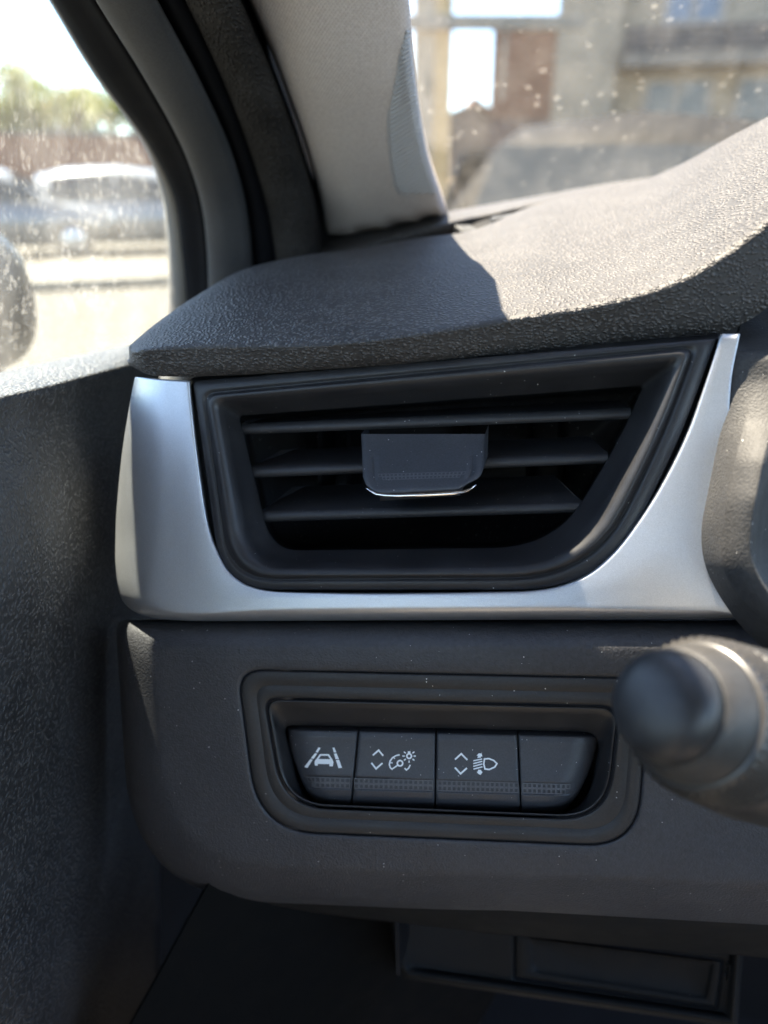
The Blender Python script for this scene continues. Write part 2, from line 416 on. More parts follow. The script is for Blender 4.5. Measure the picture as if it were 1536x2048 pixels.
q = np.stack([np.concatenate([ring(p, 12, 14), np.full((len(ring(p, 12, 14)), 1), o)], 1) for p, o in rr[:-5]])
qs = spline_net(q, 4, 1)
q2 = [np.concatenate([ring(p, 12, 14), np.full((len(ring(p, 12, 14)), 1), o)], 1) for p, o in rr[-5:]]
q = np.concatenate([qs, np.stack(q2)], 0)
sheet('lower_panel', Pn(q[..., 0], q[..., 1], D(q[..., 0], q[..., 1]) - q[..., 2]), M_soft, dash, 0, closed=True)
# underside and knee panel
def Kd(x, y): return 1.0 / (2.86 * (1 + (np.asarray(x, float) - 1100.) / 6000.) + .0004 * (1900. - np.asarray(y, float)))
ux = np.linspace(470, 1760, 50); uy = lin([470, 620, 1000, 1300, 1536, 1760], [1770, 1792, 1828, 1850, 1862, 1878])
rows = [(ux, uy(ux) - 40, D(ux, uy(ux)) + .014), (ux, uy(ux) - 8, D(ux, uy(ux)) + .016), (ux, uy(ux) + 12, D(ux, uy(ux)) + .026), (ux, uy(ux) + 28 + (ux - 470)*.022, D(ux, uy(ux)) + .040), (ux, uy(ux) + 30 + (ux - 470)*.022, D(ux, uy(ux)) + .09)]
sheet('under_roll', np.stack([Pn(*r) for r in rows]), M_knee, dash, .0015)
kp = [(772, 1770, 20), (1492, 1800, 8), (1472, 2052, 10), (800, 1953, 26)]
cv = [(1028, 1866, 5), (1448, 1919, 6), (1434, 2018, 6), (1028, 1957, 6)]
rr = [(grow(kp, 3), -.05), (kp, -.004), (grow(kp, -4), .003), (grow(kp, -9), .004), (grow(kp, -16), .002), (grow(kp, -24), 0), (grow(cv, 12), 0), (grow(cv, 3), 0), (cv, -.001), (cv, -.006)]
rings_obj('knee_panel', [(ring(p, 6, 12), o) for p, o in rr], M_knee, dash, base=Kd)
cvi = grow(cv, -3); sc_ = [(1060, 1880, 6), (1425, 1926, 6), (1412, 1996, 10), (1064, 1942, 22)]
rr = [(cvi, -.006), (grow(cvi, -1), 0), (grow(cvi, -3), .0004), (grow(sc_, 4), .0004), (sc_, -.0006), (grow(sc_, -7), -.0016)]
rings_obj('access_cover', [(ring(p, 6, 12), o) for p, o in rr], M_knee, dash, cap=True, base=Kd)
b = MB(); b.prism([P(790, 1830, .344), P(798, 1830, .344), P(800, 1952, .347), P(792, 1950, .347)], FC, .02); b.build('knee_slit', M_dark, dash)  # near-black bar painted in for the dark slit beside the panel

# instrument hood at the right edge
hy = np.linspace(560, 1420, 70)
cA = cr([560, 672, 760, 870, 990, 1050, 1080, 1125, 1202, 1240, 1310, 1420], [1500, 1472, 1455, 1437, 1414, 1403, 1402, 1408, 1445, 1472, 1540, 1660])
cB = cr([560, 690, 770, 840, 920, 1060, 1140, 1190, 1250, 1320, 1420], [1590, 1543, 1515, 1492, 1470, 1447, 1448, 1477, 1536, 1605, 1720])
cC = cr([560, 690, 900, 985, 1062, 1110, 1160, 1220, 1320, 1420], [1660, 1606, 1532, 1514, 1502, 1502, 1521, 1565, 1660, 1780])
cE = cr([560, 690, 985, 1045, 1110, 1152, 1190, 1320, 1420], [1700, 1650, 1537, 1526, 1521, 1537, 1585, 1700, 1830])
a_, b_, c_, e_ = cA(hy), cB(hy), cC(hy), cE(hy)
cols = [(a_ + 6, .030), (a_ + 1, .004), (a_, -.001), (a_ + 2, -.003), (a_*.5 + b_*.5, -.0095), (b_ - 2, -.0165), (b_ + 3, -.0178), (b_*.5 + c_*.5, -.0205), (c_ - 3, -.0235), (c_ + 2, -.0232), (c_*.3 + e_*.7, -.015), (e_, -.006), (e_ + 5, .03), (e_ + 60, .06)]
hs_ = np.interp(hy, [560, 760, 840, 920, 1000, 1420], [.0, .10, .38, .85, 1.0, 1.0])
sheet('instrument_hood', np.stack([Pn(x, hy, D(x, hy) + (o * hs_ if o < 0 else o) + np.interp(hy, [560, 650, 710], [.045, .030, 0])) for x, o in cols], 1), M_hood, dash, .0012)

# ---------------------------------------------------------------- satin silver trim round the vent
trim = thing('vent_trim', 'satin silver U-shaped trim framing the air vent on three sides', 'trim', P(700, 1210, .275))
st = [  # inner point, outer point, where the face starts rolling off (0..1), depth of the roll
 (381, 762, 270, 754, .42, .016), (384, 800, 261, 800, .44, .018), (395, 900, 245, 900, .46, .020), (410, 1008, 234, 1010, .48, .020),
 (421, 1062, 231, 1075, .52, .020), (436, 1103, 231, 1130, .58, .018), (455, 1138, 236, 1176, .66, .017), (478, 1160, 252, 1210, .74, .016), (503, 1173, 290, 1232, .78, .014),
 (545, 1182, 360, 1241, .74, .012), (620, 1185, 480, 1242, .58, .011), (760, 1186, 700, 1241, .52, .011), (950, 1184, 950, 1240, .52, .011), (1080, 1179, 1110, 1239, .56, .011),
 (1160, 1156, 1290, 1238, .74, .011), (1219, 1112, 1440, 1237, .86, .010), (1270, 1050, 1492, 1220, .96, .004), (1321, 970, 1480, 1090, .97, .003), (1371, 870, 1462, 920, .97, .003),
 (1411, 762, 1462, 775, .97, .003), (1441, 668, 1480, 668, .97, .003)]
stn = np.array(st, float); tt = np.linspace(0, len(st) - 1, 170); kk = np.arange(len(st))
S = [cr(kk, stn[:, i])(tt) for i in range(6)]
cols = []
for s, o in ((-.012, -.006), (0.0, -.0006), (.012, .0006), (.03, .0014), (.06, .0017), (.10, .0018)):
    sc = 1.0
    cols.append((S[0] + (S[2]-S[0])*s*np.minimum(1, 90/np.hypot(S[2]-S[0], S[3]-S[1])), S[1] + (S[3]-S[1])*s*np.minimum(1, 90/np.hypot(S[2]-S[0], S[3]-S[1])), np.full_like(tt, o)))
for f in (.3, .6, .9):
    s = .10 + (S[4] - .12) * f
    cols.append((S[0] + (S[2]-S[0])*s, S[1] + (S[3]-S[1])*s, np.full_like(tt, .0018)))
for f in (0.02, .12, .25, .4, .55, .7, .82, .92, .98, 1.0):
    s = S[4] + (1 - S[4]) * f
    cols.append((S[0] + (S[2]-S[0])*s, S[1] + (S[3]-S[1])*s, .0018 - S[5] * (1 - np.sqrt(np.maximum(0, 1 - f*f*.999)))))
cols.append((S[0] + (S[2]-S[0])*.985, S[1] + (S[3]-S[1])*.985, .0018 - S[5]*1.0 - .012))
sheet('trim_face', np.stack([Pn(x, y, D(x, y) - o) for x, y, o in cols], 1), M_silver, trim, .0008)

# ---------------------------------------------------------------- air vent
vent = thing('air_vent', 'black trapezoid air vent with three slats and a sliding tab', 'air vent', P(860, 1000, .285))
OB = [(385, 762, 14), (1434, 676, 10), (1352, 902, 190), (1206, 1180, 170), (445, 1180, 95)]
GB = [(407, 786, 26), (1390, 693, 26), (1318, 890, 170), (1182, 1156, 165), (458, 1160, 95)]
AB = [(478, 832, 10), (1287, 772, 12), (1226, 905, 110), (1106, 1094, 120), (545, 1101, 58)]
lerp5 = lambda a, b, t: [tuple(np.array(p) * (1-t) + np.array(q) * t) for p, q in zip(a, b)]
rr = [(grow(OB, 8), -.008), (OB, -.004), (OB, -.0008), (grow(OB, -2), 0), (lerp5(OB, GB, .7), .0003), (grow(GB, 3), .0002), (GB, -.0007), (grow(GB, -2.5), -.0006), (grow(GB, -6), .0016), (lerp5(GB, AB, .15), .0022), (lerp5(GB, AB, .27), .0017),
      (lerp5(GB, AB, .4), .0000), (lerp5(GB, AB, .58), -.0042), (lerp5(GB, AB, .78), -.0094), (lerp5(GB, AB, .96), -.0125), (AB, -.0138), (grow(AB, 2), -.030)]
rings_obj('bezel', [(ring(p, 8, 10), o) for p, o in rr], M_bezel, vent)
AI = grow(AB, 1)
rings_obj('duct', [(ring(p, 8, 10), o) for p, o in ((AI, -.028), (grow(AB, -6), -.06), (grow(AB, -14), -.085))], M_duct, vent, cap=True)
def slat(xl, yl, xr, yr, xbl, ybl, xbr, ybr, off, dep):
    n = 24; u = np.linspace(0, 1, n)
    xf, yf = xl + (xr-xl)*u, yl + (yr-yl)*u; xb, yb_ = xbl + (xbr-xbl)*u, ybl + (ybr-ybl)*u
    df = D(xf, yf) + off
    sec = [(xb, yb_ + 22, df + dep), (xf, yf + 13, df + .0022), (xf, yf + 11, df + .0008), (xf, yf + 7, df + .0001), (xf, yf + 1, df - .0001), (xf, yf - 5, df + .0004), (xf, yf - 9, df + .0016), (xf*.75 + xb*.25, yf*.75 + yb_*.25 - 5, df + .0016 + dep*.22), (xb, yb_, df + dep)]
    o = sheet('slat', np.stack([Pn(*s) for s in sec]), M_slat, vent, .0)
    bm = bmesh.new(); bm.from_mesh(o.data)
    bmesh.ops.holes_fill(bm, edges=bm.edges, sides=0); bmesh.ops.recalc_face_normals(bm, faces=bm.faces); bm.to_mesh(o.data); bm.free()
    return sharp(o, 40)
slat(484, 856, 1262, 825, 500, 838, 1240, 800, .0155, .022)
slat(500, 943, 1216, 914, 562, 900, 1178, 872, .0155, .024)
slat(521, 1031, 1166, 1012, 586, 974, 1108, 950, .0155, .026)
for x, y0, y1 in ((640, 850, 1010), (697, 850, 1010), (930, 850, 1010), (1056, 835, 1000), (1120, 830, 990)):
    b = MB(); b.prism([P(x-5, y0, .335), P(x+5, y0, .335), P(x+5, y1, .325), P(x-5, y1, .325)], FC, .02); b.build('vane', M_dark, vent, bevel=.0004)
# sliding tab on the middle slat
tabx = lin([872, 944, 958, 972, 984], [0, 0, 6, 20, 38])
def tab_pt(u, v):          # u across, v down the face
    y = 868 + (984 - 868) * v
    xl_ = 722 + 5.5 * v + np.interp(y, [868, 950, 966, 976, 984], [0, 0, 5, 14, 32]); xr_ = 970 - 4 * v - np.interp(y, [868, 940, 955, 964, 972, 984], [0, 0, 5, 14, 30, 46])
    return xl_ + (xr_ - xl_) * u, y + (u - .5) * -10 * v
def tab_off(u, v):
    e = min(u, 1-u)
    return -.0125 + .0165 * v ** 1.15 + (-.0011 * (1 - min(1, e / .035))**2) - .0012 * max(0, (v - .93) / .07)**2
us = [0, .004, .012, .025, .05, .085, .09, .1, .105, .15, .3, .5, .7, .85, .895, .90, .91, .915, .95, .975, .988, .996, 1]; vs = [0, .08, .2, .3, .36, .40, .5, .6, .7, .74, .78, .82, .86, .9, .94, .97, .99, 1]
def tab_groove(u, v): return -.00045 if (.089 < u < .101 or .899 < u < .911) and .38 < v < .75 else 0
rows = []
for v in vs:
    r = []
    for i, u in enumerate(us):
        x, y = tab_pt(u, v); r.append(P(x, y, float(D(x, y)) - tab_off(u, v) - tab_groove(u, v)))
    rows.append(r)
x, y = np.array([tab_pt(u, 1) for u in us]).T
o1 = tab_off(.5, 1)
rows.append([P(a, c + 5, float(D(a, c)) - o1 + .0016) for a, c in zip(x, y)])
rows.append([P(a, c + 9, float(D(a, c)) - o1 + .004) for a, c in zip(x, y)])
rows.append([P(a, c + 13, float(D(a, c)) - o1 + .009) for a, c in zip(x, y)])
rows.append([P(a, c - 20, float(D(a, c)) + .02) for a, c in zip(x, y)])
R = np.array([[list(p) for p in r] for r in rows])
lft = R[:, :1] + np.array(FC) * .012; rgt = R[:, -1:] + np.array(FC) * .012
tab = sheet('slider_tab', np.concatenate([lft, R, rgt], 1), M_switch, vent, 0)
chx = [731, 742, 753, 772, 795, 850, 905, 928, 942, 953]; chy = [975, 983, 988.5, 991, 991.5, 989.5, 986.5, 983.5, 977.5, 969]
chl = np.array([list(P(a, c, float(D(a, c)) - .0042 + .0006 * abs(a - 842) / 110)) for a, c in zip(chx, chy)])
b = MB(); b.tube([Vector(p) for p in chl], [.0001, .0004, .0006, .0007, .0007, .0007, .0007, .0006, .0004, .0001], 10); adopt(b.build('chrome_strip', M_chrome, None, True), tab)
def pits(name, f, nx, ny, mat, parent, skip=(), hole=.22, depth=.0020):
    """a strip of square dimples; f(s, t) maps 0..1 to a point and a way in"""
    v, fs = [], []
    for j in range(ny):
        for i in range(nx):
            if (i, j) in skip: continue
            def c(a, b_, dz=0):
                p, n = f((i + a) / nx, (j + b_) / ny); return p - n * dz
            k = len(v); lo_, hi_ = hole, 1 - hole
            v += [c(0, 0), c(1, 0), c(1, 1), c(0, 1), c(lo_, lo_), c(hi_, lo_), c(hi_, hi_), c(lo_, hi_), c(lo_, lo_, depth), c(hi_, lo_, depth), c(hi_, hi_, depth), c(lo_, hi_, depth)]
            for a in range(4):
                n_ = (a + 1) % 4
                fs += [(k+a, k+n_, k+4+n_, k+4+a), (k+4+a, k+4+n_, k+8+n_, k+8+a)]
            fs.append((k+8, k+9, k+10, k+11))
    o = link(name, v, face_cam(np.array([list(q) for q in v]), fs), mat, None, False)
    adopt(o, parent); o['kind'] = 'stuff'
    return o
def tab_f(s, t):
    u, v = .125 + .735 * s, .665 + .108 * t
    x, y = tab_pt(u, v)
    return P(x, y, float(D(x, y)) - tab_off(u, v) - .00020), (CAM - P(x, y, .28)).normalized()
pits('grip_dimples', tab_f, 22, 2, M_grip, tab, {(0, 1), (21, 1)}, .20, .0020)

# ---------------------------------------------------------------- switch panel
sw = thing('switch_panel', 'recessed black panel holding four push switches under the silver trim', 'switch panel', P(880, 1530, .29))
OP = [(527, 1394, 32), (1241, 1411, 42), (1216, 1642, 100), (565, 1614, 90)]
PK = [(571, 1453, 18), (1200, 1467, 40), (1170, 1630, 80), (612, 1613, 60)]
SBi = grow(SB, -2)
rr = [(SBi, -.010), (SBi, .0004), (grow(SBi, -1.2), .0011), (grow(SBi, -4), .0014), (grow(SBi, -27), .0013), (grow(SBi, -28.4), .0010), (grow(SBi, -29.6), .0010), (grow(SBi, -31), .0012), (grow(OP, 5), .0012), (grow(OP, 1.5), .0010), (OP, .0002), (OP, -.010)]
rings_obj('surround', [(ring(p, 10, 10), o) for p, o in rr], M_surround, sw)
OPi = grow(OP, -4)
rr = [(OPi, -.010), (OPi, -.0012), (grow(OPi, -1.5), -.0003), (grow(OPi, -5), -.0003), (lerp5(OPi, grow(PK, 4), .35), -.0022), (lerp5(OPi, grow(PK, 4), .8), -.0072), (grow(PK, 5), -.0090), (grow(PK, 3), -.012), (grow(PK, 2), -.030)]
rings_obj('housing', [(ring(p, 10, 10), o) for p, o in rr], M_bezel, sw)
rings_obj('housing_floor', [(ring(p, 10, 10), o) for p, o in ((grow(PK, 8), -.024), (grow(PK, 4), -.026))], M_dark, sw, cap=True)
ytop = lambda x: 1454 + (x - 572) * (14 / 627.)
ybot = lambda x: 1614 + (x - 625) * (15.5 / 509.)
strip_t = lambda x: 1553 + (x - 611) * (15 / 529.)
strip_b = lambda x: 1575 + (x - 611) * (14 / 529.)
vprof = cr([0, .03, .08, .2, .45, .60, .66, .80, .88, .94, .98, 1.0], [-.0115, -.0085, -.0074, -.0066, -.0050, -.0038, -.0034, -.0030, -.0038, -.0062, -.0090, -.0120])
EL = cr([0, .3, .6, .8, 1.0], [572, 580, 597, 612, 640]); ER = cr([0, .3, .6, .8, 1.0], [1199, 1189, 1170, 1152, 1122])
d1 = lin([0, 1], [717, 702]); d2 = lin([0, 1], [872, 870]); d3 = lin([0, 1], [1035, 1042])
def edge_drop(x, v):
    """rounded outer ends of the row of switches"""
    a = np.clip((x - EL(v)) / 46., 0, 1); c = np.clip((ER(v) - x) / 60., 0, 1)
    return -.0075 * (1 - np.sqrt(1 - (1-a)**2)) - .0085 * (1 - np.sqrt(1 - (1-c)**2))
def sw_off(x, y):
    v = (y - ytop(x)) / (ybot(x) - ytop(x)); return vprof(v) + edge_drop(x, v)
def sw_pt(x, y, lift=0.): return P(x, y, float(D(x, y)) - float(sw_off(x, y)) - lift)
def switch(xl_, xr_, label, sx0, sx1, end):
    us = np.array([0, .008, .02, .05, .1, .16, .22, .3, .4, .5, .6, .7, .78, .84, .9, .95, .98, .992, 1.0]); vs = np.concatenate([np.linspace(0, .12, 8), np.linspace(.15, .58, 10), np.linspace(.6, .86, 27), np.linspace(.88, 1, 10)])
    G = []
    for v in vs:
        a, c = float(xl_(v)) + 1.6, float(xr_(v)) - 1.6; row = []
        for u in us:
            x = a + (c - a) * u; y = ytop(x) + (ybot(x) - ytop(x)) * v
            e = min(u, 1-u); o = float(vprof(v)) + float(edge_drop(x, v)) - .0006 * (1 - min(1, e/.02))**2
            if sx0 - 1 < x < sx1 + 1 and strip_t(x) - 1.5 < y < strip_b(x) + 1.5: o -= .0005
            row.append(list(P(x, y, float(D(x, y)) - o)))
        G.append(row)
    G = np.array(G); back = np.array(FC)[None, None] * .014
    G = np.concatenate([G[:1] + back, G, G[-1:] + back], 0); G = np.concatenate([G[:, :1] + back, G, G[:, -1:] + back], 1)
    o = sheet('switch', G, M_switch, sw, 0); o['label'] = label
    n = int(round((sx1 - sx0) / 9.8))
    def f(s, t):
        x = sx0 + (sx1 - sx0) * s; y = strip_t(x) + (strip_b(x) - strip_t(x)) * t
        if end == 'l': x += 12 * (1 - s) * t * (1 if s < .12 else .0)
        return sw_pt(x, y, -.0001), (CAM - P(x, y, .28)).normalized()
    pits('grip_dimples', f, n, 2, M_grip, o, {(0, 1)} if end == 'l' else {(n-1, 1)} if end == 'r' else (), .20, .0020)
    return o
s1 = switch(EL, d1, 'switch with a car between two lane lines', 611, 700, 'l')
s2 = switch(d1, d2, 'switch with arrows and a dial lamp symbol', 708, 866, '')
s3 = switch(d2, d3, 'switch with arrows and a headlamp symbol', 875, 1037, '')
s4 = switch(d3, ER, 'blank switch without a symbol', 1045, 1141, 'r')
class Symbol:
    """white print: thin raised strokes on a switch face, drawn in close-up coordinates"""
    def __init__(s, ox, oy, k): s.v = []; s.f = []; s.o = (ox, oy, k)
    def q(s, pts):
        n = len(s.v)
        for lift in (.00016, .00002):
            for x, y in pts: s.v.append(sw_pt(s.o[0] + x / s.o[2], s.o[1] + y / s.o[2], lift))
        m = len(pts); s.f += [tuple(range(n, n+m)), tuple(range(n+2*m-1, n+m-1, -1))] + [(n+i, n+m+i, n+m+(i+1) % m, n+(i+1) % m) for i in range(m)]
    def stroke(s, pts, w, closed=False):
        p = [np.array(a, float) for a in pts]; n = len(p); L = []; Rr = []
        for i in range(n):
            a = p[i-1] if (i or closed) else p[i]; c = p[(i+1) % n] if (i < n-1 or closed) else p[i]
            t1 = (p[i]-a); t2 = (c-p[i])
            t1 = t1/np.linalg.norm(t1) if np.linalg.norm(t1) > 0 else t2/np.linalg.norm(t2)
            t2 = t2/np.linalg.norm(t2) if np.linalg.norm(t2) > 0 else t1
            nn = np.array((-(t1+t2)[1], (t1+t2)[0])); nn = nn/np.linalg.norm(nn)
            m = w*.6/max(.5, abs(nn.dot(np.array((-t1[1], t1[0])))))
            L.append(p[i] + nn*m); Rr.append(p[i] - nn*m)
        for i in range(n if closed else n-1):
            k = (i+1) % n; s.q([L[i], L[k], Rr[k], Rr[i]])
    def ringed(s, x, y, r, w, n=14): s.stroke([(x + r*math.cos(2*math.pi*i/n), y + r*math.sin(2*math.pi*i/n)) for i in range(n)], w, True)
    def done(s, parent):
        o = link('symbol', s.v, face_cam(np.array([list(q) for q in s.v]), s.f), M_white, None, False); adopt(o, parent)
        bm = bmesh.new(); bm.from_mesh(o.data); bmesh.ops.recalc_face_normals(bm, faces=bm.faces); bm.to_mesh(o.data); bm.free(); return o
y = Symbol(500, 1420, 3.84)
for quad in ([(525,287),(543,290),(520,328),(503,323)], [(499,331),(517,335),(488,376),(466,371)], [(462,377),(482,382),(441,445),(416,438)], [(633,290),(649,289),(663,325),(644,327)], [(644,335),(665,332),(683,377),(657,377)], [(659,385),(685,382),(707,444),(680,447)]): y.q(quad)
y.stroke([(513,384),(540,345),(602,345),(628,384)], 11)
y.q([(508,376),(632,378),(641,398),(497,394)]); y.q([(497,394),(641,398),(639,416),(497,414)]); y.q([(497,414),(522,415),(519,428),(499,426)]); y.q([(608,416),(639,416),(635,433),(611,432)]); y.done(s1)
y = Symbol(500, 1420, 3.84)
y.stroke([(943,348),(988,309),(1023,352)], 11); y.stroke([(932,406),(968,451),(1017,408)], 11)
y.stroke([(1150,344),(1122,350),(1095,366),(1076,392),(1070,420),(1078,444),(1091,454),(1134,424)], 9); y.ringed(1152, 409, 21, 10)
y.stroke([(1099,362),(1113,374)], 7); y.stroke([(1080,405),(1096,406)], 7)
y.ringed(1222, 354, 18, 10); y.stroke([(1212,324),(1232,324)], 12)
for a in (0, 40, 90, 140, 180, 220, 320): y.stroke([(1222 + 34*math.cos(rad(a)), 354 + 34*math.sin(rad(a))), (1222 + 52*math.cos(rad(a)), 354 + 52*math.sin(rad(a)))], 8)
y.stroke([(1231,421),(1218,447),(1201,461),(1187,447)], 9); y.done(s2)
y = Symbol(860, 1420, 3.84)
y.stroke([(192,380),(240,336),(287,384)], 11); y.stroke([(191,442),(235,489),(283,446)], 11)
y.stroke([(418,376),(452,373),(490,388),(514,412),(497,438),(455,457),(422,453),(413,415)], 10, True)
for a in ([(333,390),(400,376)], [(332,412),(402,394)], [(332,433),(402,414)], [(334,454),(403,436)]): y.stroke(a, 8)
y.q([(358,350),(374,333),(397,334),(402,358)]); y.q([(370,350),(394,352),(390,366),(364,368)]); y.q([(370,458),(392,460),(398,474),(366,474)]); y.q([(358,474),(405,474),(388,499),(370,490)]); y.done(s3)

# ---------------------------------------------------------------- control stalk
tip, root = P(1296, 1398, .168), P(1640, 1512, .222)
ax = (root - tip).normalized()
stalk = thing('control_stalk', 'black control stalk with a rounded end cap and knurled ring', 'stalk', tip)
b = MB(); b.lathe([(0, -.0006), (.003, -.0005), (.006, 0), (.009, .001), (.0108, .0024), (.0120, .0043), (.0128, .0066), (.0132, .009)], tip, ax, 48); b.build('end_cap', M_stalk, stalk, True)
b = MB(); b.lathe([(.0125, .0086), (.0132, .0090), (.0137, .0094), (.0150, .0130), (.0160, .0160), (.0166, .0182), (.0165, .0186)], tip, ax, 48); b.build('sleeve', M_sleeve, stalk, True)
kn = [(.0165, .0184), (.0174, .0188)] + [(.0176 + .0016 * k / 20, .0191 + .0115 * k / 20) for k in range(21)] + [(.0194, .0312), (.0186, .0316)]
b = MB(); b.lathe(kn, tip, ax, 282, lambda i, k, h: .0016 * max(0, math.cos(2*math.pi * k / 6) * math.cos(2*math.pi * i / 4)) if 2 < i < 21 else 0); b.build('knurled_ring', M_knurl, stalk, True)
b = MB(); b.lathe([(.0186, .0314), (.0200, .0322), (.0207, .0332), (.0220, .045), (.0226, .065), (.0215, .08), (.016, .10), (.014, .16)], tip, ax, 48); b.build('stalk_arm', M_stalk, stalk, True)

# ---------------------------------------------------------------- windscreen pillar trim
pil = thing('pillar_trim', 'beige-grey woven windscreen pillar cover beside the windscreen', 'pillar trim', P(760, 460, .5))
pyk = [-420, -250, -100, 0, 100, 200, 300, 400, 450, 520]
pxl = cr(pyk, [300, 388, 452, 495, 540, 578, 613, 638, 645, 652]); pxr = cr(pyk, [735, 772, 800, 818, 826, 838, 856, 888, 902, 925])
pdc = cr([-420, -250, 0, 200, 400, 520], [.258, .278, .315, .362, .440, .505])
pcross = cr([0, .02, .06, .12, .25, .45, .7, .88, .955, .985, 1.0], [.030, .012, .005, .002, -.003, -.006, -.0045, -.0005, .0025, .006, .012])
def pil_d(x, y): return pdc(y) + pcross((x - pxl(y)) / (pxr(y) - pxl(y)))
py_ = np.linspace(-420, 520, 70); pf = np.concatenate([[0, .008, .02, .035, .06, .09], np.linspace(.12, .88, 24), [.92, .945, .965, .98, .99, 1.0]])
Y, Fr = np.meshgrid(py_, pf, indexing='ij'); X = pxl(Y) + (pxr(Y) - pxl(Y)) * Fr
pc = Pn(X, Y, pdc(Y) + pcross(Fr) + np.interp(Y, [80, 330], [0, .030]) * np.clip((Fr - .95) / .05, 0, 1) + .07 * np.clip((Y - up(X)) / 8., 0, 1)); pcut = int(np.argmin(np.abs(py_ + 250)))
pc = pc[pcut:]; PK = (-.020, -.029, -.039, -.064)       # sideways bends of the unseen upper pillar, shaped for its shadow edge
pside = lambda k: np.interp(k, [0, .06, .12, .22, .42], [0, *PK])
pc = np.concatenate([pc[:1] + np.array([pside(k), -.627 * k, .774 * k]) for k in (.42, .34, .26, .20, .15, .12, .10, .08, .05, .02)] + [pc], 0)
sheet('trim_cover', pc, M_fabric, pil, .002)
tl = cr([58, 120, 180, 215, 250, 310, 350, 375, 388], [815, 800, 789, 781.5, 780, 784, 789, 795, 806]); tr_ = cr([58, 120, 200, 260, 320, 370, 388], [819, 824.5, 834.5, 844, 855, 868, 874])
ty = np.linspace(60, 388, 240); tf = np.linspace(0, 1, 26)
Y, Fr = np.meshgrid(ty, tf, indexing='ij'); X = tl(Y) + (tr_(Y) - tl(Y)) * Fr
lift = .0008 + .0010 * np.sin((Y + (X - 800) * .62) * 2*math.pi / 9.0) * np.clip(np.minimum(Fr, 1 - Fr) / .06, 0, 1)
sheet('ribbed_insert', Pn(X, Y, pil_d(X, Y) - lift), M_tabrib, pil, .001)
b = MB(); ys_ = np.concatenate([np.linspace(215, 370, 14)]); path = [P(float(tl(q)) - 4, float(q), float(pil_d(tl(q) - 4, q)) + .0002) for q in ys_] + [P(x, q, float(pil_d(x, q)) + .0002) for x, q in ((795, 383), (804, 391), (820, 394), (845, 395))]
b.tube(path, [.0001] + [.00055] * 16 + [.0001], 8); b.build('insert_border', M_tabrib, pil, True)

# ---------------------------------------------------------------- door: window frame, seals, panel, glass
door = thing('door_lining', 'black leather-grained door panel with a dark window frame', 'door trim', P(60, 1000, .25))
ye = np.linspace(-380, 790, 60)
E0 = cr([-380,-250,0,150,290,380,480,640,790], [-130,-48,100,190,290,324,337,339,339])
E1 = cr([-380,-250,0,150,305,390,500,620,790], [-125,-43,105,197,306,346,363,374,379])
E2 = cr([-380,-250,0,160,310,400,500,620,790], [-25,52,190,290,370,400,413,416,416])
E3 = cr([-380,-250,0,160,310,400,500,600,790], [115,190,315,400,465,490,503,509,512])
E4 = cr([-380,-250,0,130,280,400,520,620,790], [190,258,370,432,492,530,552,560,566])
E5 = cr([-380,-250,0,150,300,420,500,620,790], [305,372,480,545,600,632,641,648,655])
E6 = cr([-380,-250,0,150,290,400,500,620,790], [322,390,497,560,612,642,654,664,672])
bd = cr([-380,-250,0,200,400,640,790], [.232,.252,.302,.358,.428,.475,.485])
e0, e1, e2, e3, e4, e5, e6, b0 = E0(ye), E1(ye), E2(ye), E3(ye), E4(ye), E5(ye), E6(ye), bd(ye)
def strip(name, cols, mat, parent, t=.0015): return sheet(name, np.stack([Pn(x, ye, d) for x, d in cols], 1), mat, parent, t)
strip('glass_channel', [(e0 - 3, b0 + .045), (e0, b0 + .036), (e0*.6 + e1*.4, b0 + .031), (e1, b0 + .028), (e1 + 4, b0 + .030)], M_chan, door)
strip('glass_seal', [(e1 - 1, b0 + .034), (e1 + 1, b0 + .026), (e1*.75 + e2*.25, b0 + .021), (e1*.45 + e2*.55, b0 + .019), (e1*.15 + e2*.85, b0 + .016), (e2, b0 + .008), (e2 + 3, b0 + .012)], M_rubber, door)
strip('window_frame', [(e2 + 1, b0 + .013), (e2 + 1, b0 + .005), (e2 + 4, b0 + .002), (e2*.8 + e3*.2, b0 - .001), (e2*.5 + e3*.5, b0 - .002), (e2*.2 + e3*.8, b0 - .0005), (e3 - 3, b0 + .001), (e3, b0 + .004), (e3 + 1, b0 + .016)], M_frame, door)
seal = thing('door_seal', 'soft dark textured rubber seal between door frame and pillar cover', 'door seal', P(560, 400, .47))
strip('seal_lip', [(e3 - 6, b0 + .018), (e3 + 2, b0 + .008), (e3*.6 + e4*.4, b0 + .004), (e3*.2 + e4*.8, b0 + .004), (e4, b0 + .007), (e4 + 3, b0 + .012)], M_rubber, seal)
strip('seal_bulb', [(e4 - 4, b0 + .016), (e4, b0 + .006), (e4*.85 + e5*.15, b0 + .001), (e4*.6 + e5*.4, b0 - .002), (e4*.3 + e5*.7, b0 - .002), (e4*.08 + e5*.92, b0 + .003), (e5, b0 + .010), (e5 + 2, b0 + .022)], M_weather, seal)
strip('seal_channel', [(e5 - 6, b0 + .020), (e5, b0 + .019), (e5*.5 + e6*.5, b0 + .034), (e6 + 10, b0 + .043), (e6 + 40, b0 + .052)], M_dark, seal)

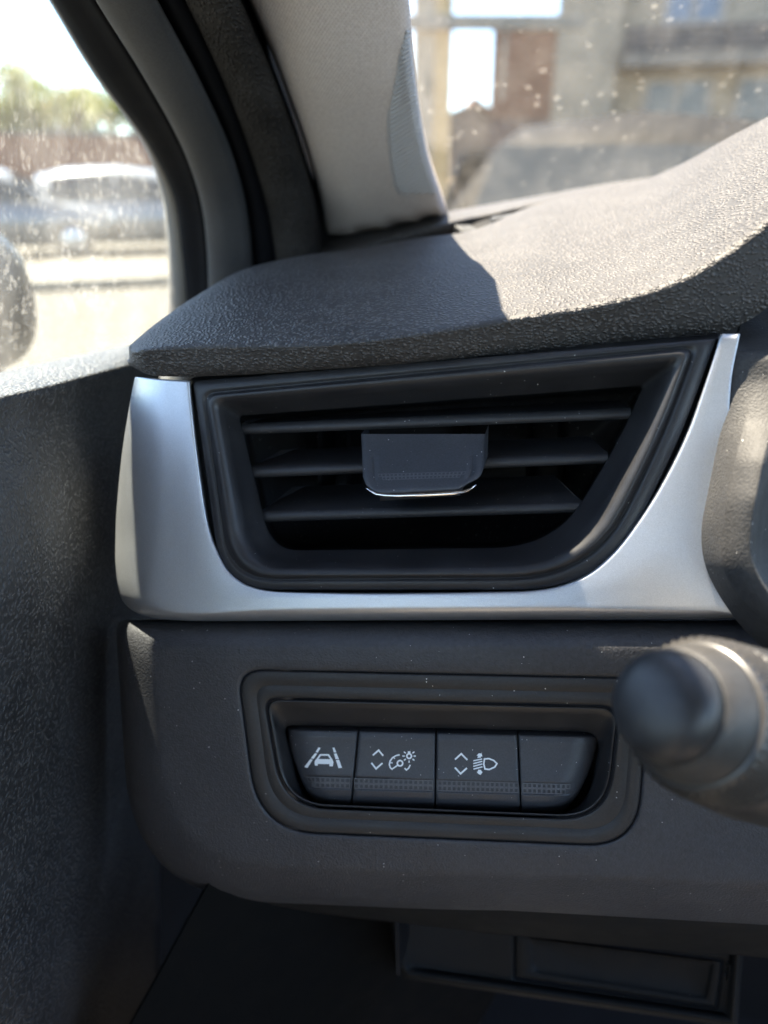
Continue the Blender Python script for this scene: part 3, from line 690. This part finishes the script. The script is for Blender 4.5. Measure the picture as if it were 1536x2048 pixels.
# the pane stands in the plane of the door; it runs on beside and behind the driver
GP0 = P(338, 600, .50); GN = (RC - Vector((0, 0, .14))).normalized()
def glass_d(x, y): return plane_d(x, y, GP0, GN)
gx = [340, 200, 0, -250, -600, -1000]; sill = {340: 735, 200: 715, 0: 752, -250: 815, -600: 905, -1000: 1010}
v = []
for x in gx:
    lo_ = P(x, sill[x], glass_d(x, sill[x])); v.append(lo_)
topz = CAM.z + .36
def on_pane(along, z):                        # point of the pane: metres along the car from GP0, height
    p = GP0 + FC * along; dz = z - GP0.z
    return p + RC * (.14 * dz) + Vector((0, 0, dz))
FE = [(.0055, -.085), (.001, -.033), (-.035, .018), (-.078, .051), (-.111, .076), (-.152, .109), (-.168, .123), (-.22, .165), (-.29, .21), (-.38, .255), (-.48, .295), (-.60, .325), (-1.25, .345)]   # front edge of the pane: along the car, height over the lens
A0 = [on_pane(a, CAM.z + z) for a, z in [(.06, -.17)] + [(a + .012, z + .008) for a, z in FE] + [(-1.25, -.15)]]
g = link('window_pane', [tuple(p) for p in A0], [tuple(range(len(A0)))], M_sglass, door, False)
solid(g, .004, 0)
fe = FE[6:]; of = []
for k, (a_, z_) in enumerate(fe):
    p_, n_ = fe[max(0, k-1)], fe[min(len(fe)-1, k+1)]; t_ = Vector((n_[0]-p_[0], n_[1]-p_[1])).normalized(); of.append((a_ + t_.y*.12, z_ - t_.x*.12))
b = MB()
for k in range(len(fe) - 1):
    q = [on_pane(a_, CAM.z + z_) - GN*.03 for a_, z_ in (fe[k], fe[k+1], of[k+1], of[k])]; b.prism(q, tuple(GN), .08)
b.build('frame_header', M_frame, door)  # unseen run of the frame, thickened to shade the pad's left end
dd = cr([-900, -500, -200, 0, 100, 180, 235, 320], [.135, .165, .207, .256, .296, .340, .376, .45])
yl0 = cr([-900, -500, -200, 0, 100, 180, 262, 320], [990, 868, 793, 745, 722, 705, 688, 676]); yl1 = cr([-900, -500, -200, 0, 100, 180, 262, 320], [1080, 935, 850, 796, 772, 750, 728, 710])
dxs = np.linspace(-900, 320, 80); a_, c_, q_ = yl0(dxs), yl1(dxs), dd(dxs)
gd = np.array([glass_d(x, y) for x, y in zip(dxs, a_)])
rows = [(dxs, a_ + 10, gd + .01), (dxs, a_, gd - .006), (dxs, a_ + 1, gd - .012)]
for f in (.12, .25, .4, .55, .7, .82, .92, 1.0): rows.append((dxs, a_ + (c_ - a_) * f, 1 / ((1/(gd - .012)) * (1 - f) + f / (q_ + .002)) - .006 * math.sin(math.pi * f)**1.0 * (1 - .3*f)))
for dy, o in ((14, .0035), (32, .0065), (56, .0085), (90, .0078), (130, .0035), (180, -.003), (250, -.009), (340, -.011), (450, -.008), (600, .000), (760, .006), (930, .014), (1120, .026), (1400, .05)):
    rows.append((dxs, c_ + dy, q_ + o))
sheet('door_panel', np.stack([Pn(*r) for r in rows]), M_door, door, .0015)
# kick panel in the footwell, edged by the seam
ky = np.linspace(1700, 2300, 24); sx = cr([1700, 1770, 1860, 1960, 2048, 2300], [448, 412, 362, 308, 258, 120])
rows = [(sx(ky) + o, ky, .318 + (ky - 1700) * .00004 + q) for o, q in ((-1, .03), (0, .002), (3, -.0005), (8, 0), (60, .004), (300, .05), (700, .16))]
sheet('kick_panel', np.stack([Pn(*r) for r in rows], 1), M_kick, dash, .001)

# ---------------------------------------------------------------- windscreen
W0, W1, W2, W3 = P(640, 500, .62), P(2600, 250, .62), None, None
base_l = GP0 + FC * .22; base_l.z = CAM.z - .05
def wpt(r, f, z): p = GP0 + RC * r + FC * f; return Vector((p.x, p.y, z))
wv = [wpt(.02, .20, CAM.z - .055), wpt(.7, .27, CAM.z - .045), wpt(1.40, .20, CAM.z - .055), wpt(1.30, -.44, CAM.z + .40), wpt(.7, -.38, CAM.z + .41), wpt(.10, -.44, CAM.z + .40)]
ws = link('windscreen', [tuple(p) for p in wv], [(0, 1, 4, 5), (1, 2, 3, 4)], M_wglass, None, False)
solid(ws, .004, 0); tag(ws, 'dusty laminated windscreen above the dashboard', 'windscreen')

# ---------------------------------------------------------------- the shell of the car round the driver
body = thing('car_cabin', 'roof, bulkhead and floor of the car enclosing the driver', 'car cabin', (0, 0, 0))
def car(r, f, z): p = GP0 + RC * r + FC * f; return Vector((p.x, p.y, z))
def slab(name, a, mat, axis, h):
    b = MB(); b.prism(a, axis, h); return b.build(name, mat, body)
zr = CAM.z + .40
slab('roof_lining', [car(.06, -.46, zr), car(.7, -.40, zr + .01), car(1.34, -.46, zr), car(1.34, -2.4, zr), car(.06, -2.4, zr)], M_lining, (0, 0, 1), .03)
b = MB(); b.tube([car(.02, -.44, zr + .01), car(.01, -1.2, zr + .02), car(.02, -2.4, zr - .02)], .035, 10); b.build('roof_rail', M_lining, body, True)
slab('bulkhead', [car(-.02, .24, CAM.z - .06), car(1.42, .24, CAM.z - .06), car(1.42, .20, .25), car(-.02, .20, .25)], M_carpet, tuple(FC), .02)
slab('floor_pan', [car(-.02, .3, .28), car(1.42, .3, .28), car(1.42, -2.4, .28), car(-.02, -2.4, .28)], M_carpet, (0, 0, -1), .03)
slab('door_skin', [car(-.03, .26, CAM.z - .13), car(-.03, -1.25, CAM.z - .16), car(-.03, -1.25, .25), car(-.03, .26, .25)], M_carpet, tuple(-RC), .02)
slab('far_door', [car(1.42, .26, CAM.z - .13), car(1.42, -2.4, CAM.z - .16), car(1.42, -2.4, .25), car(1.42, .26, .25)], M_carpet, tuple(RC), .02)
slab('centre_pillar', [car(.0, -1.25, .3), car(.0, -1.45, .3), car(.02, -1.45, zr), car(.02, -1.25, zr)], M_lining, tuple(RC), .03)
b = MB(); b.prism([car(.0, -2.4, .3), car(1.42, -2.4, .3), car(1.42, -2.4, CAM.z + .05), car(.0, -2.4, CAM.z + .05)], tuple(FC), -.02); b.build('rear_wall', M_carpet, body)
seat = thing('driver_seat', 'warm grey cloth driver seat with an added head restraint, unseen behind the viewer', 'seat', car(.42, -.75, .4))  # unseen; made tall and warm-toned to keep sky out of the trim's reflection
M_seat = simple('seat_cloth', (.21, .175, .15), .9, 0, .1, 60.)
b = MB(); b.box((-.26, -.22, 0), (.26, .30, .16), Matrix.Translation(car(.42, -.72, .44)) @ Matrix.Rotation(-YAW, 4, 'Z')); b.build('seat_cushion', M_seat, seat, bevel=.05)
b = MB(); b.box((-.25, -.06, 0), (.25, .07, .66), Matrix.Translation(car(.42, -.98, .56)) @ Matrix.Rotation(-YAW, 4, 'Z') @ Matrix.Rotation(rad(12), 4, 'X')); b.build('seat_backrest', M_seat, seat, bevel=.05)
b = MB(); b.box((-.14, -.05, 0), (.14, .05, .20), Matrix.Translation(car(.42, -1.12, 1.23)) @ Matrix.Rotation(-YAW, 4, 'Z')); b.build('head_restraint', M_seat, seat, bevel=.045)

# outside mirror on the driver's door
mir = thing('door_mirror', 'dark exterior door mirror seen through the spotted side window', 'mirror', P(-60, 700, .62))
mc = P(-190, 596, .64); nu, nv = 32, 20; v = []
for j in range(nv + 1):
    th = -math.pi/2 + math.pi * j / nv
    for i in range(nu):
        ph = 2*math.pi * i / nu; se = lambda c, e: math.copysign(abs(c)**e, c)
        v.append(mc + RC * (.112 * se(math.cos(th), .7) * se(math.cos(ph), .7)) + FC * (.06 * se(math.cos(th), .7) * se(math.sin(ph), .8)) + Vector((0, 0, .070 * se(math.sin(th), .75))))
M_mir = simple('mirror_housing', (.03, .032, .03), .4)
o = link('mirror_housing', v, [(j*nu+i, j*nu+(i+1) % nu, (j+1)*nu+(i+1) % nu, (j+1)*nu+i) for j in range(nv) for i in range(nu)], M_mir, mir)
b = MB(); b.tube([mc + Vector((0, 0, -.05)), mc + RC*.06 + Vector((0, 0, -.085)), mc + RC*.10 + Vector((0, 0, -.11))], [.03, .03, .035], 12); b.build('mirror_foot', M_mir, mir, True)

# ================================================================== outside
def street_mat():
    t = NT('street'); n = t.noise(1.2, 6).outputs[0]
    c = t.mix(t.map(n, .3, .7), (.042, .036, .026), (.055, .047, .034)); t.set(Base__Color=c, Roughness=.9); return t.m
gnd = link('ground', [(-400, -200, 0), (400, -200, 0), (400, 600, 0), (-400, 600, 0)], [(0, 1, 2, 3)], street_mat(), None, False); gnd['kind'] = 'structure'
def far(x, y, dist):                          # point dist metres away over the ground in the direction of pixel (x, y)
    r = P(x, y, 1.0) - CAM; k = dist / math.hypot(r.x, r.y); return CAM + r * k
M_stone = simple('pale_kerb', (.12, .112, .093), .9, 0, .1, 3.)
def kerb(name, x0, x1, dist, w, h, mat):
    a, c = far(x0, 500, dist), far(x1, 500, dist); a.z = c.z = 0
    n = (c - a).normalized(); m = Vector((-n.y, n.x, 0)); b = MB()
    b.prism([a, c, c + m*w, a + m*w], (0, 0, 1), h); o = b.build(name, mat, None, bevel=.02); o['kind'] = 'structure'; return o
kerb('kerb', -900, 760, 11.2, .30, .12, M_stone)
M_walk = simple('pavement_slabs', (.088, .077, .060), .9, 0, .12, 2.)
kerb('pavement', -900, 760, 11.55, 3.0, .10, M_walk)

# brick garden wall behind the parked cars
M_brick = simple('brick_red', (.20, .088, .058), .9, 0, .25, 8.); M_cop = simple('wall_coping', (.10, .10, .095), .9)
wl_ = thing('brick_wall', 'long red brick wall behind the parked silver cars', 'wall', far(120, 400, 24))
a, c = far(-500, 400, 24), far(560, 400, 24); a.z = c.z = 0; n = (c-a).normalized(); m = Vector((-n.y, n.x, 0))
b = MB(); b.prism([a, c, c + m*.3, a + m*.3], (0, 0, 1), 2.35); b.build('wall_body', M_brick, wl_)
b = MB(); b.prism([a - m*.05, c - m*.05, c + m*.35, a + m*.35], (0, 0, 1), .10); o = b.build('wall_coping', M_cop, wl_); o.location.z = 2.35

# cars
def car_build(label, paint, loc, yaw, group=None, dull=False):
    t = thing('parked_car', label, 'car', loc, group); t.rotation_euler.z = yaw; del t['base']
    def put(o): o.parent = t; return o
    M_p = NT('paint'); M_p.set(Base__Color=paint, Metallic=0. if dull else .35, Roughness=.62 if dull else .28, Coat__Weight=0. if dull else .6, Specular__IOR__Level=.08 if dull else .5); M_p = M_p.m
    sec = lambda x, zl, zt, w: [(x, 0, zl), (x, w*.8, zl), (x, w*.97, zl+.14), (x, w, zl*.45+zt*.55), (x, w*.96, zt-.10), (x, w*.86, zt), (x, 0, zt+.015)]
    body_st = [(-2.12,.45,.74,.68), (-2.06,.32,.93,.80), (-1.6,.24,.98,.87), (-.5,.2,.96,.90), (.9,.2,.94,.89), (1.5,.24,.88,.86), (1.9,.28,.76,.80), (2.1,.38,.62,.66)]
    def loft(name, sts, mat, bottom):
        v, nc = [], None
        for s in sts:
            h = sec(*s) if bottom else s
            full = h + [(x, -yy, z) for x, yy, z in reversed(h[1:-1])] if bottom else h
            nc = len(full); v += full
        fs = grid_faces(len(sts), nc, True) + [tuple(range(nc)), tuple(range((len(sts)-1)*nc, len(sts)*nc))]
        o = put(link(name, v, fs, mat)); bm = bmesh.new(); bm.from_mesh(o.data); bmesh.ops.recalc_face_normals(bm, faces=bm.faces); bm.to_mesh(o.data); bm.free(); return sharp(o, 50)
    loft('body', body_st, M_p, True)
    gh = [(-2.0,.96,.70), (-1.72,1.34,.60), (-1.2,1.46,.60), (-.3,1.50,.61), (.35,1.44,.59), (.75,1.25,.62), (1.22,.94,.70)]
    sts = [[(x, 0, .90), (x, .82, .90), (x, w + (.82-w)*.5, .90 + (z-.90)*.5), (x, w, z-.10), (x, w*.84, z-.03), (x, 0, z+.02), (x, -w*.84, z-.03), (x, -w, z-.10), (x, -(w + (.82-w)*.5), .90 + (z-.90)*.5), (x, -.82, .90)] for x, z, w in gh]
    loft('roof', sts, M_p, False)
    M_g = GLASSY
    for s in (1, -1):
        for x0, x1, z0, z1 in ((-1.5, -.45, 1.32, 1.38), (-.38, .62, 1.38, 1.22)):
            q = [(x0 - .05, s*.825, .96), (x1 + (.32 if x1 > .5 else 0), s*.825, .96), (x1, s*.70, z1), (x0, s*.70, z0)]
            b = MB(); b.prism(q, (0, s, 0), .012); put(b.build('side_window', M_g))
    b = MB(); b.prism([(1.16, -.62, 1.0), (1.16, .62, 1.0), (.48, .54, 1.39), (.48, -.54, 1.39)], (.5, 0, .86), .015); put(b.build('windscreen', M_g))
    b = MB(); b.prism([(-1.97, -.60, 1.02), (-1.97, .60, 1.02), (-1.76, .52, 1.32), (-1.76, -.52, 1.32)], (-.82, 0, .57), .02); put(b.build('rear_window', M_g))
    for x in (-1.30, 1.32):
        for s in (1, -1):
            b = MB(); b.lathe([(.20, -.09), (.29, -.10), (.315, -.08), (.32, 0), (.315, .08), (.29, .10), (.20, .09)], (x, s*.80, .32), (0, 1, 0), 24); w = put(b.build('wheel', TYRE, None, True))
            b = MB(); b.lathe([(.02, .0), (.19, .02), (.205, .0)], (x, s*.895, .32), (0, s, 0), 18); r = b.build('rim', RIM, None, True); r.parent = w
    for s in (1, -1):
        b = MB(); b.box((-.06, -.16, -.07), (.05, .16, .07), Matrix.Translation((2.02, s*.58, .66))); put(b.build('headlight', LAMP, None, bevel=.02))
        b = MB(); b.box((-.05, -.10, -.11), (.06, .10, .11), Matrix.Translation((-2.04, s*.72, .86))); put(b.build('tail_light', RED, None, bevel=.02))
    b = MB(); b.box((-.01, -.26, -.06), (.01, .26, .06), Matrix.Translation((-2.15, 0, .60))); put(b.build('number_plate', M_white))
    return t
GLASSY = simple('car_glass', (.03, .035, .035), .08, 0, .02, 3., .6); TYRE = simple('tyre', (.02, .02, .02), .9); RIM = simple('rim', (.5, .5, .5), .3, .8); LAMP = simple('lamp_glass', (.7, .7, .68), .15); RED = simple('lamp_red', (.5, .02, .015), .25)
g_ = 'silver cars parked along the far kerb'
def gl(x, dist): p = far(x, 480, dist); p.z = 0; return p
car_build('silver hatchback parked nearest the window frame, by the brick wall', (.21, .215, .22), gl(285, 16.3), rad(22), g_)
car_build('silver hatchback parked behind the door mirror, by the brick wall', (.18, .185, .19), gl(-15, 15.8), rad(24), g_)
car_build('dark car parked ahead, its curved roof just above the dashboard', (.006, .0063, .007), gl(1250, 4.9), rad(74), None, True)

# tree beyond the wall
def tree_mat():
    t = NT('leaves'); i = t.node('ObjectInfo'); r = t.node('NewGeometry').outputs['Random Per Island']
    c = t.mix(r, (.11, .135, .03), (.21, .205, .042)); t.set(Base__Color=c, Roughness=.6, Subsurface__Weight=0.0)
    tl_ = t.node('BsdfTranslucent', Color=c).outputs[0]
    mx = t.node('MixShader', i0=.4, i1=t.bsdf.outputs[0], i2=tl_).outputs[0]; t.l.new(mx, t.out.inputs['Surface']); return t.m
M_leaf = tree_mat(); M_bark = simple('bark', (.09, .07, .05), .9)
def tree(label, x, dist, h, rx, rz, n):
    p = far(x, 400, dist); p.z = 0
    t = thing('tree', label, 'tree', p, None); rg = random.Random(int(x) + 5)
    b = MB(); b.tube([p, p + Vector((.1, 0, h*.3)), p + Vector((-.05, .1, h*.6)), p + Vector((0, 0, h*.85))], [.22, .17, .11, .04], 10); b.build('trunk', M_bark, t, True)
    cl = []
    for k in range(16):
        a = rg.uniform(0, 2*math.pi); r = rg.uniform(.25, 1) * rx; z = h + rg.uniform(-.75, .85) * rz * math.sqrt(max(.05, 1 - (r/rx)**2*.8))
        c = p + Vector((math.cos(a)*r, math.sin(a)*r, z)); cl.append((c, rg.uniform(.35, .62) * rz))
        b = MB(); b.tube([p + Vector((0, 0, h*.5)), (p + Vector((0, 0, h*.62)) + c)*.5, c], [.07, .045, .015], 6); b.build('limb', M_bark, t, True)
    v, f = [], []
    for k in range(n):
        c, r = rg.choice(cl); d = Vector((rg.gauss(0, 1), rg.gauss(0, 1), rg.gauss(0, .8))).normalized() * r * rg.uniform(.3, 1.05)
        q = c + d; u = Vector((rg.gauss(0, 1), rg.gauss(0, 1), rg.gauss(0, 1))).normalized(); w = u.orthogonal().normalized(); s = rg.uniform(.07, .15); i = len(v)
        v += [q - u*s, q + w*s*.5, q + u*s, q - w*s*.5]; f.append((i, i+1, i+2, i+3))
    o = link('crown', v, f, M_leaf, t, False); return t
tree('yellow-green leafy tree rising beyond the brick wall', 150, 31, 3.6, 2.3, 1.35, 4600)
tree('round green tree behind the window frame beyond the wall', 330, 30, 3.5, 1.8, 1.4, 3200)

# pale house far left
M_pale = simple('pale_render', (.52, .50, .47), .9, 0, .05, 1.); M_roof = simple('roof_tile', (.19, .10, .075), .9, 0, .2, 5.)
M_win = simple('window_glass', (.05, .07, .09), .1, 0, .1, 2., .6); M_frm = simple('window_frame', (.30, .29, .27), .6); M_blue = simple('window_sky_tint', (.10, .17, .25), .15, 0, .1, 2., .6)  # the blue panes hold reflected sky in their base colour
def house_box(t, name, c, r, f, w, dpt, h, mat, z0=0.):
    """a block whose near face starts at c and runs along r"""
    b = MB(); b.prism([c, c + r*w, c + r*w + f*dpt, c + f*dpt], (0, 0, 1), h); o = b.build(name, mat, t); o.location.z = z0 if not t else o.location.z; return o
def window(t, c, r, f, u, z, w, h, glassm=None, mull=1):
    b = MB(); p = c + r*u + Vector((0, 0, z)) - f*.04; e = .09
    for a0, a1, z0, z1 in ((0, w, 0, e), (0, w, h-e, h), (0, e, e, h-e), (w-e, w, e, h-e)) + tuple(((w*k/(mull+1) - .04, w*k/(mull+1) + .04, e, h-e) for k in range(1, mull+1))):
        q = [p + r*a0 + Vector((0, 0, z0)), p + r*a1 + Vector((0, 0, z0)), p + r*a1 + Vector((0, 0, z1)), p + r*a0 + Vector((0, 0, z1))]; b.prism(q, f, .07)
    o = b.build('window', M_frm, t)
    b = MB(); q = [p + f*.02 + r*a + Vector((0, 0, z0)) for a, z0 in ((.02, .02), (w-.02, .02), (w-.02, h-.02), (.02, h-.02))]; b.prism(q, f, .01); g = b.build('pane', glassm or M_win, None); adopt_to(g, o, t)
def adopt_to(g, o, t): g.parent = o
h0 = far(-260, 330, 40); h0.z = 0; rr_ = Vector((math.cos(rad(12)), math.sin(rad(12)), 0)); ff_ = Vector((-rr_.y, rr_.x, 0))
hs = thing('pale_house', 'white rendered house left of the yellow-green tree', 'house', h0)
house_box(hs, 'wall', h0, rr_, ff_, 8.6, 7, 3.6, M_pale)
b = MB(); b.prism([h0 + Vector((0,0,3.6)) - rr_*.4 - ff_*.3, h0 + rr_*9.0 + Vector((0,0,3.6)) - ff_*.3, h0 + rr_*9.0 + ff_*3.5 + Vector((0,0,4.6)), h0 - rr_*.4 + ff_*3.5 + Vector((0,0,4.6))], (0, 0, 1), .12); b.build('roof', M_roof, hs)
window(hs, h0, rr_, ff_, 5.6, 1.2, 1.2, 1.2)

# apartment block across the street, right
M_sand = simple('sand_render', (.30, .265, .205), .9, 0, .06, .8); M_slab = simple('slab_grey', (.22, .20, .17), .9, 0, .08, 2.); M_rail = simple('rail_dark', (.055, .055, .062), .5)
AB0 = far(1096, 300, 13.0); AB0.z = 0
r1 = Vector((math.cos(rad(-15)), math.sin(rad(-15)), 0)); f1 = Vector((-r1.y, r1.x, 0))
ap = thing('apartment_block', 'sand-coloured apartment block with a balcony behind the windscreen', 'building', AB0)
house_box(ap, 'wall', AB0, r1, f1, .88, 10, 7.5, M_sand)
rec = AB0 + r1*.88 + f1*.5; zz = lambda y: far(1300, y, 12.6).z
house_box(ap, 'recessed_wall', rec, r1, f1, 8, 9, 7.5, M_sand)
b = MB(); q = AB0 + r1*.96 - f1*.2; zs = zz(128); up_ = lambda z: Vector((0, 0, z))
b.prism([q + up_(zs), q + r1*8 + up_(zs), q + r1*8 + f1*.8 + up_(zs), q + f1*.8 + up_(zs)], (0, 0, 1), zz(102) - zs); b.build('balcony_slab', M_slab, ap)
rh = (zz(46) - zz(98)) / 4
for k in range(4):
    b = MB(); z = zz(98) + k*rh; b.prism([q + up_(z), q + r1*8 + up_(z), q + r1*8 + f1*.04 + up_(z), q + f1*.04 + up_(z)], (0, 0, 1), rh*.82); b.build('balcony_rail', M_rail, ap)
for k in range(7):
    b = MB(); p = q + r1*(.03 + k*1.3) + f1*.05 + up_(zz(104)); b.prism([p, p + r1*.06, p + r1*.06 + f1*.05, p + f1*.05], (0, 0, 1), rh*4.4); b.build('balcony_post', M_rail, ap)
window(ap, rec, r1, f1, .42, zz(275), 1.0, zz(138) - zz(275), None, 1); window(ap, rec, r1, f1, 1.72, zz(300), 1.5, zz(136) - zz(300), None, 1)
window(ap, rec, r1, f1, .56, zz(34), .86, 1.5, M_blue, 1); window(ap, rec, r1, f1, 2.3, zz(60), 1.0, 1.9, M_blue, 1)

# rust-brown boarded shed end, seen past the block
M_rust = simple('rust_boards', (.15, .085, .065), .85, 0, .15, 3.); M_plum = simple('shed_base', (.10, .08, .085), .9)
sh0 = far(974, 320, 20); sh0.z = 0; r2 = Vector((math.cos(rad(-9)), math.sin(rad(-9)), 0)); f2 = Vector((-r2.y, r2.x, 0))
shed = thing('brown_shed', 'brown boarded upper wall between the white sky and the block', 'shed', sh0)
house_box(shed, 'base_wall', sh0, r2, f2, 1.5, 5, 2.6, M_plum)
for k in range(11):
    b = MB(); z = 2.62 + k*.185; b.box((0, 0, 0), (1.5, 5, .17), Matrix.Translation(sh0 + Vector((0, -.02*(k % 2), z))) @ Matrix.Rotation(rad(-9), 4, 'Z')); b.build('board', M_rust, shed)
# yellow steel frame (post, beam) and its low barrier
M_yel = simple('yellow_paint', (.52, .36, .17), .6, 0, .06, 2.); M_clad = simple('cladding_beige', (.40, .33, .24), .8); M_beam = simple('beam_grey', (.24, .225, .19), .8)
c0 = far(866, 320, 10.5); c0.z = 0
gan = thing('yellow_gantry', 'yellow post with a grey cross beam beside the windscreen pillar', 'gantry', c0)
b = MB(); b.box((0, 0, 0), (.20, .2, 4.4), Matrix.Translation(c0)); b.build('post', M_yel, gan, bevel=.01)
b = MB(); b.box((-.26, 0, 0), (-.01, .18, 4.4), Matrix.Translation(c0)); b.build('post_cladding', M_clad, gan, bevel=.01)
bz = far(980, 48, 10.5).z; b = MB(); b.box((-.6, -.1, bz - .06), (1.75, -.01, bz + .09), Matrix.Translation(c0)); b.build('cross_beam', M_beam, gan, bevel=.01)
b = MB(); b.box((.80, -.08, bz - .8), (.84, -.04, bz - .06), Matrix.Translation(c0)); b.build('hanger', M_beam, gan)
k0 = far(905, 350, 8.0); k0.z = 0
bar = thing('yellow_barrier', 'low orange-yellow barrier above the dashboard edge', 'barrier', k0)
b = MB(); b.box((0, 0, .55), (.98, .35, far(1000, 352, 8).z), Matrix.Translation(k0)); b.build('barrier_body', M_yel, bar, bevel=.05)
b = MB(); b.box((-.1, .02, 0), (1.05, .33, .56), Matrix.Translation(k0)); b.build('barrier_foot', M_beam, bar, bevel=.03)
# small gabled house behind the post
M_dull = simple('house_wall', (.23, .19, .15), .9, 0, .12, 1.)
g0 = far(893, 330, 26); g0.z = 0
gh_ = thing('gabled_house', 'small gabled house low between yellow post and brown shed', 'house', g0)
zt = far(930, 262, 26).z; zp = far(930, 205, 26).z
b = MB(); b.prism([g0, g0 + Vector((1.9, 0, 0)), g0 + Vector((1.9, 0, zt)), g0 + Vector((.75, 0, zp)), g0 + Vector((0, 0, zt + .5))], (0, 1, 0), 6); b.build('wall', M_dull, gh_)
b = MB(); b.prism([g0 + Vector((.75, -.2, zp + .02)), g0 + Vector((2.1, -.2, zt - .05)), g0 + Vector((2.1, -.2, zt + .10)), g0 + Vector((.75, -.2, zp + .17))], (0, 1, 0), 6.4); b.build('roof', M_roof, gh_)
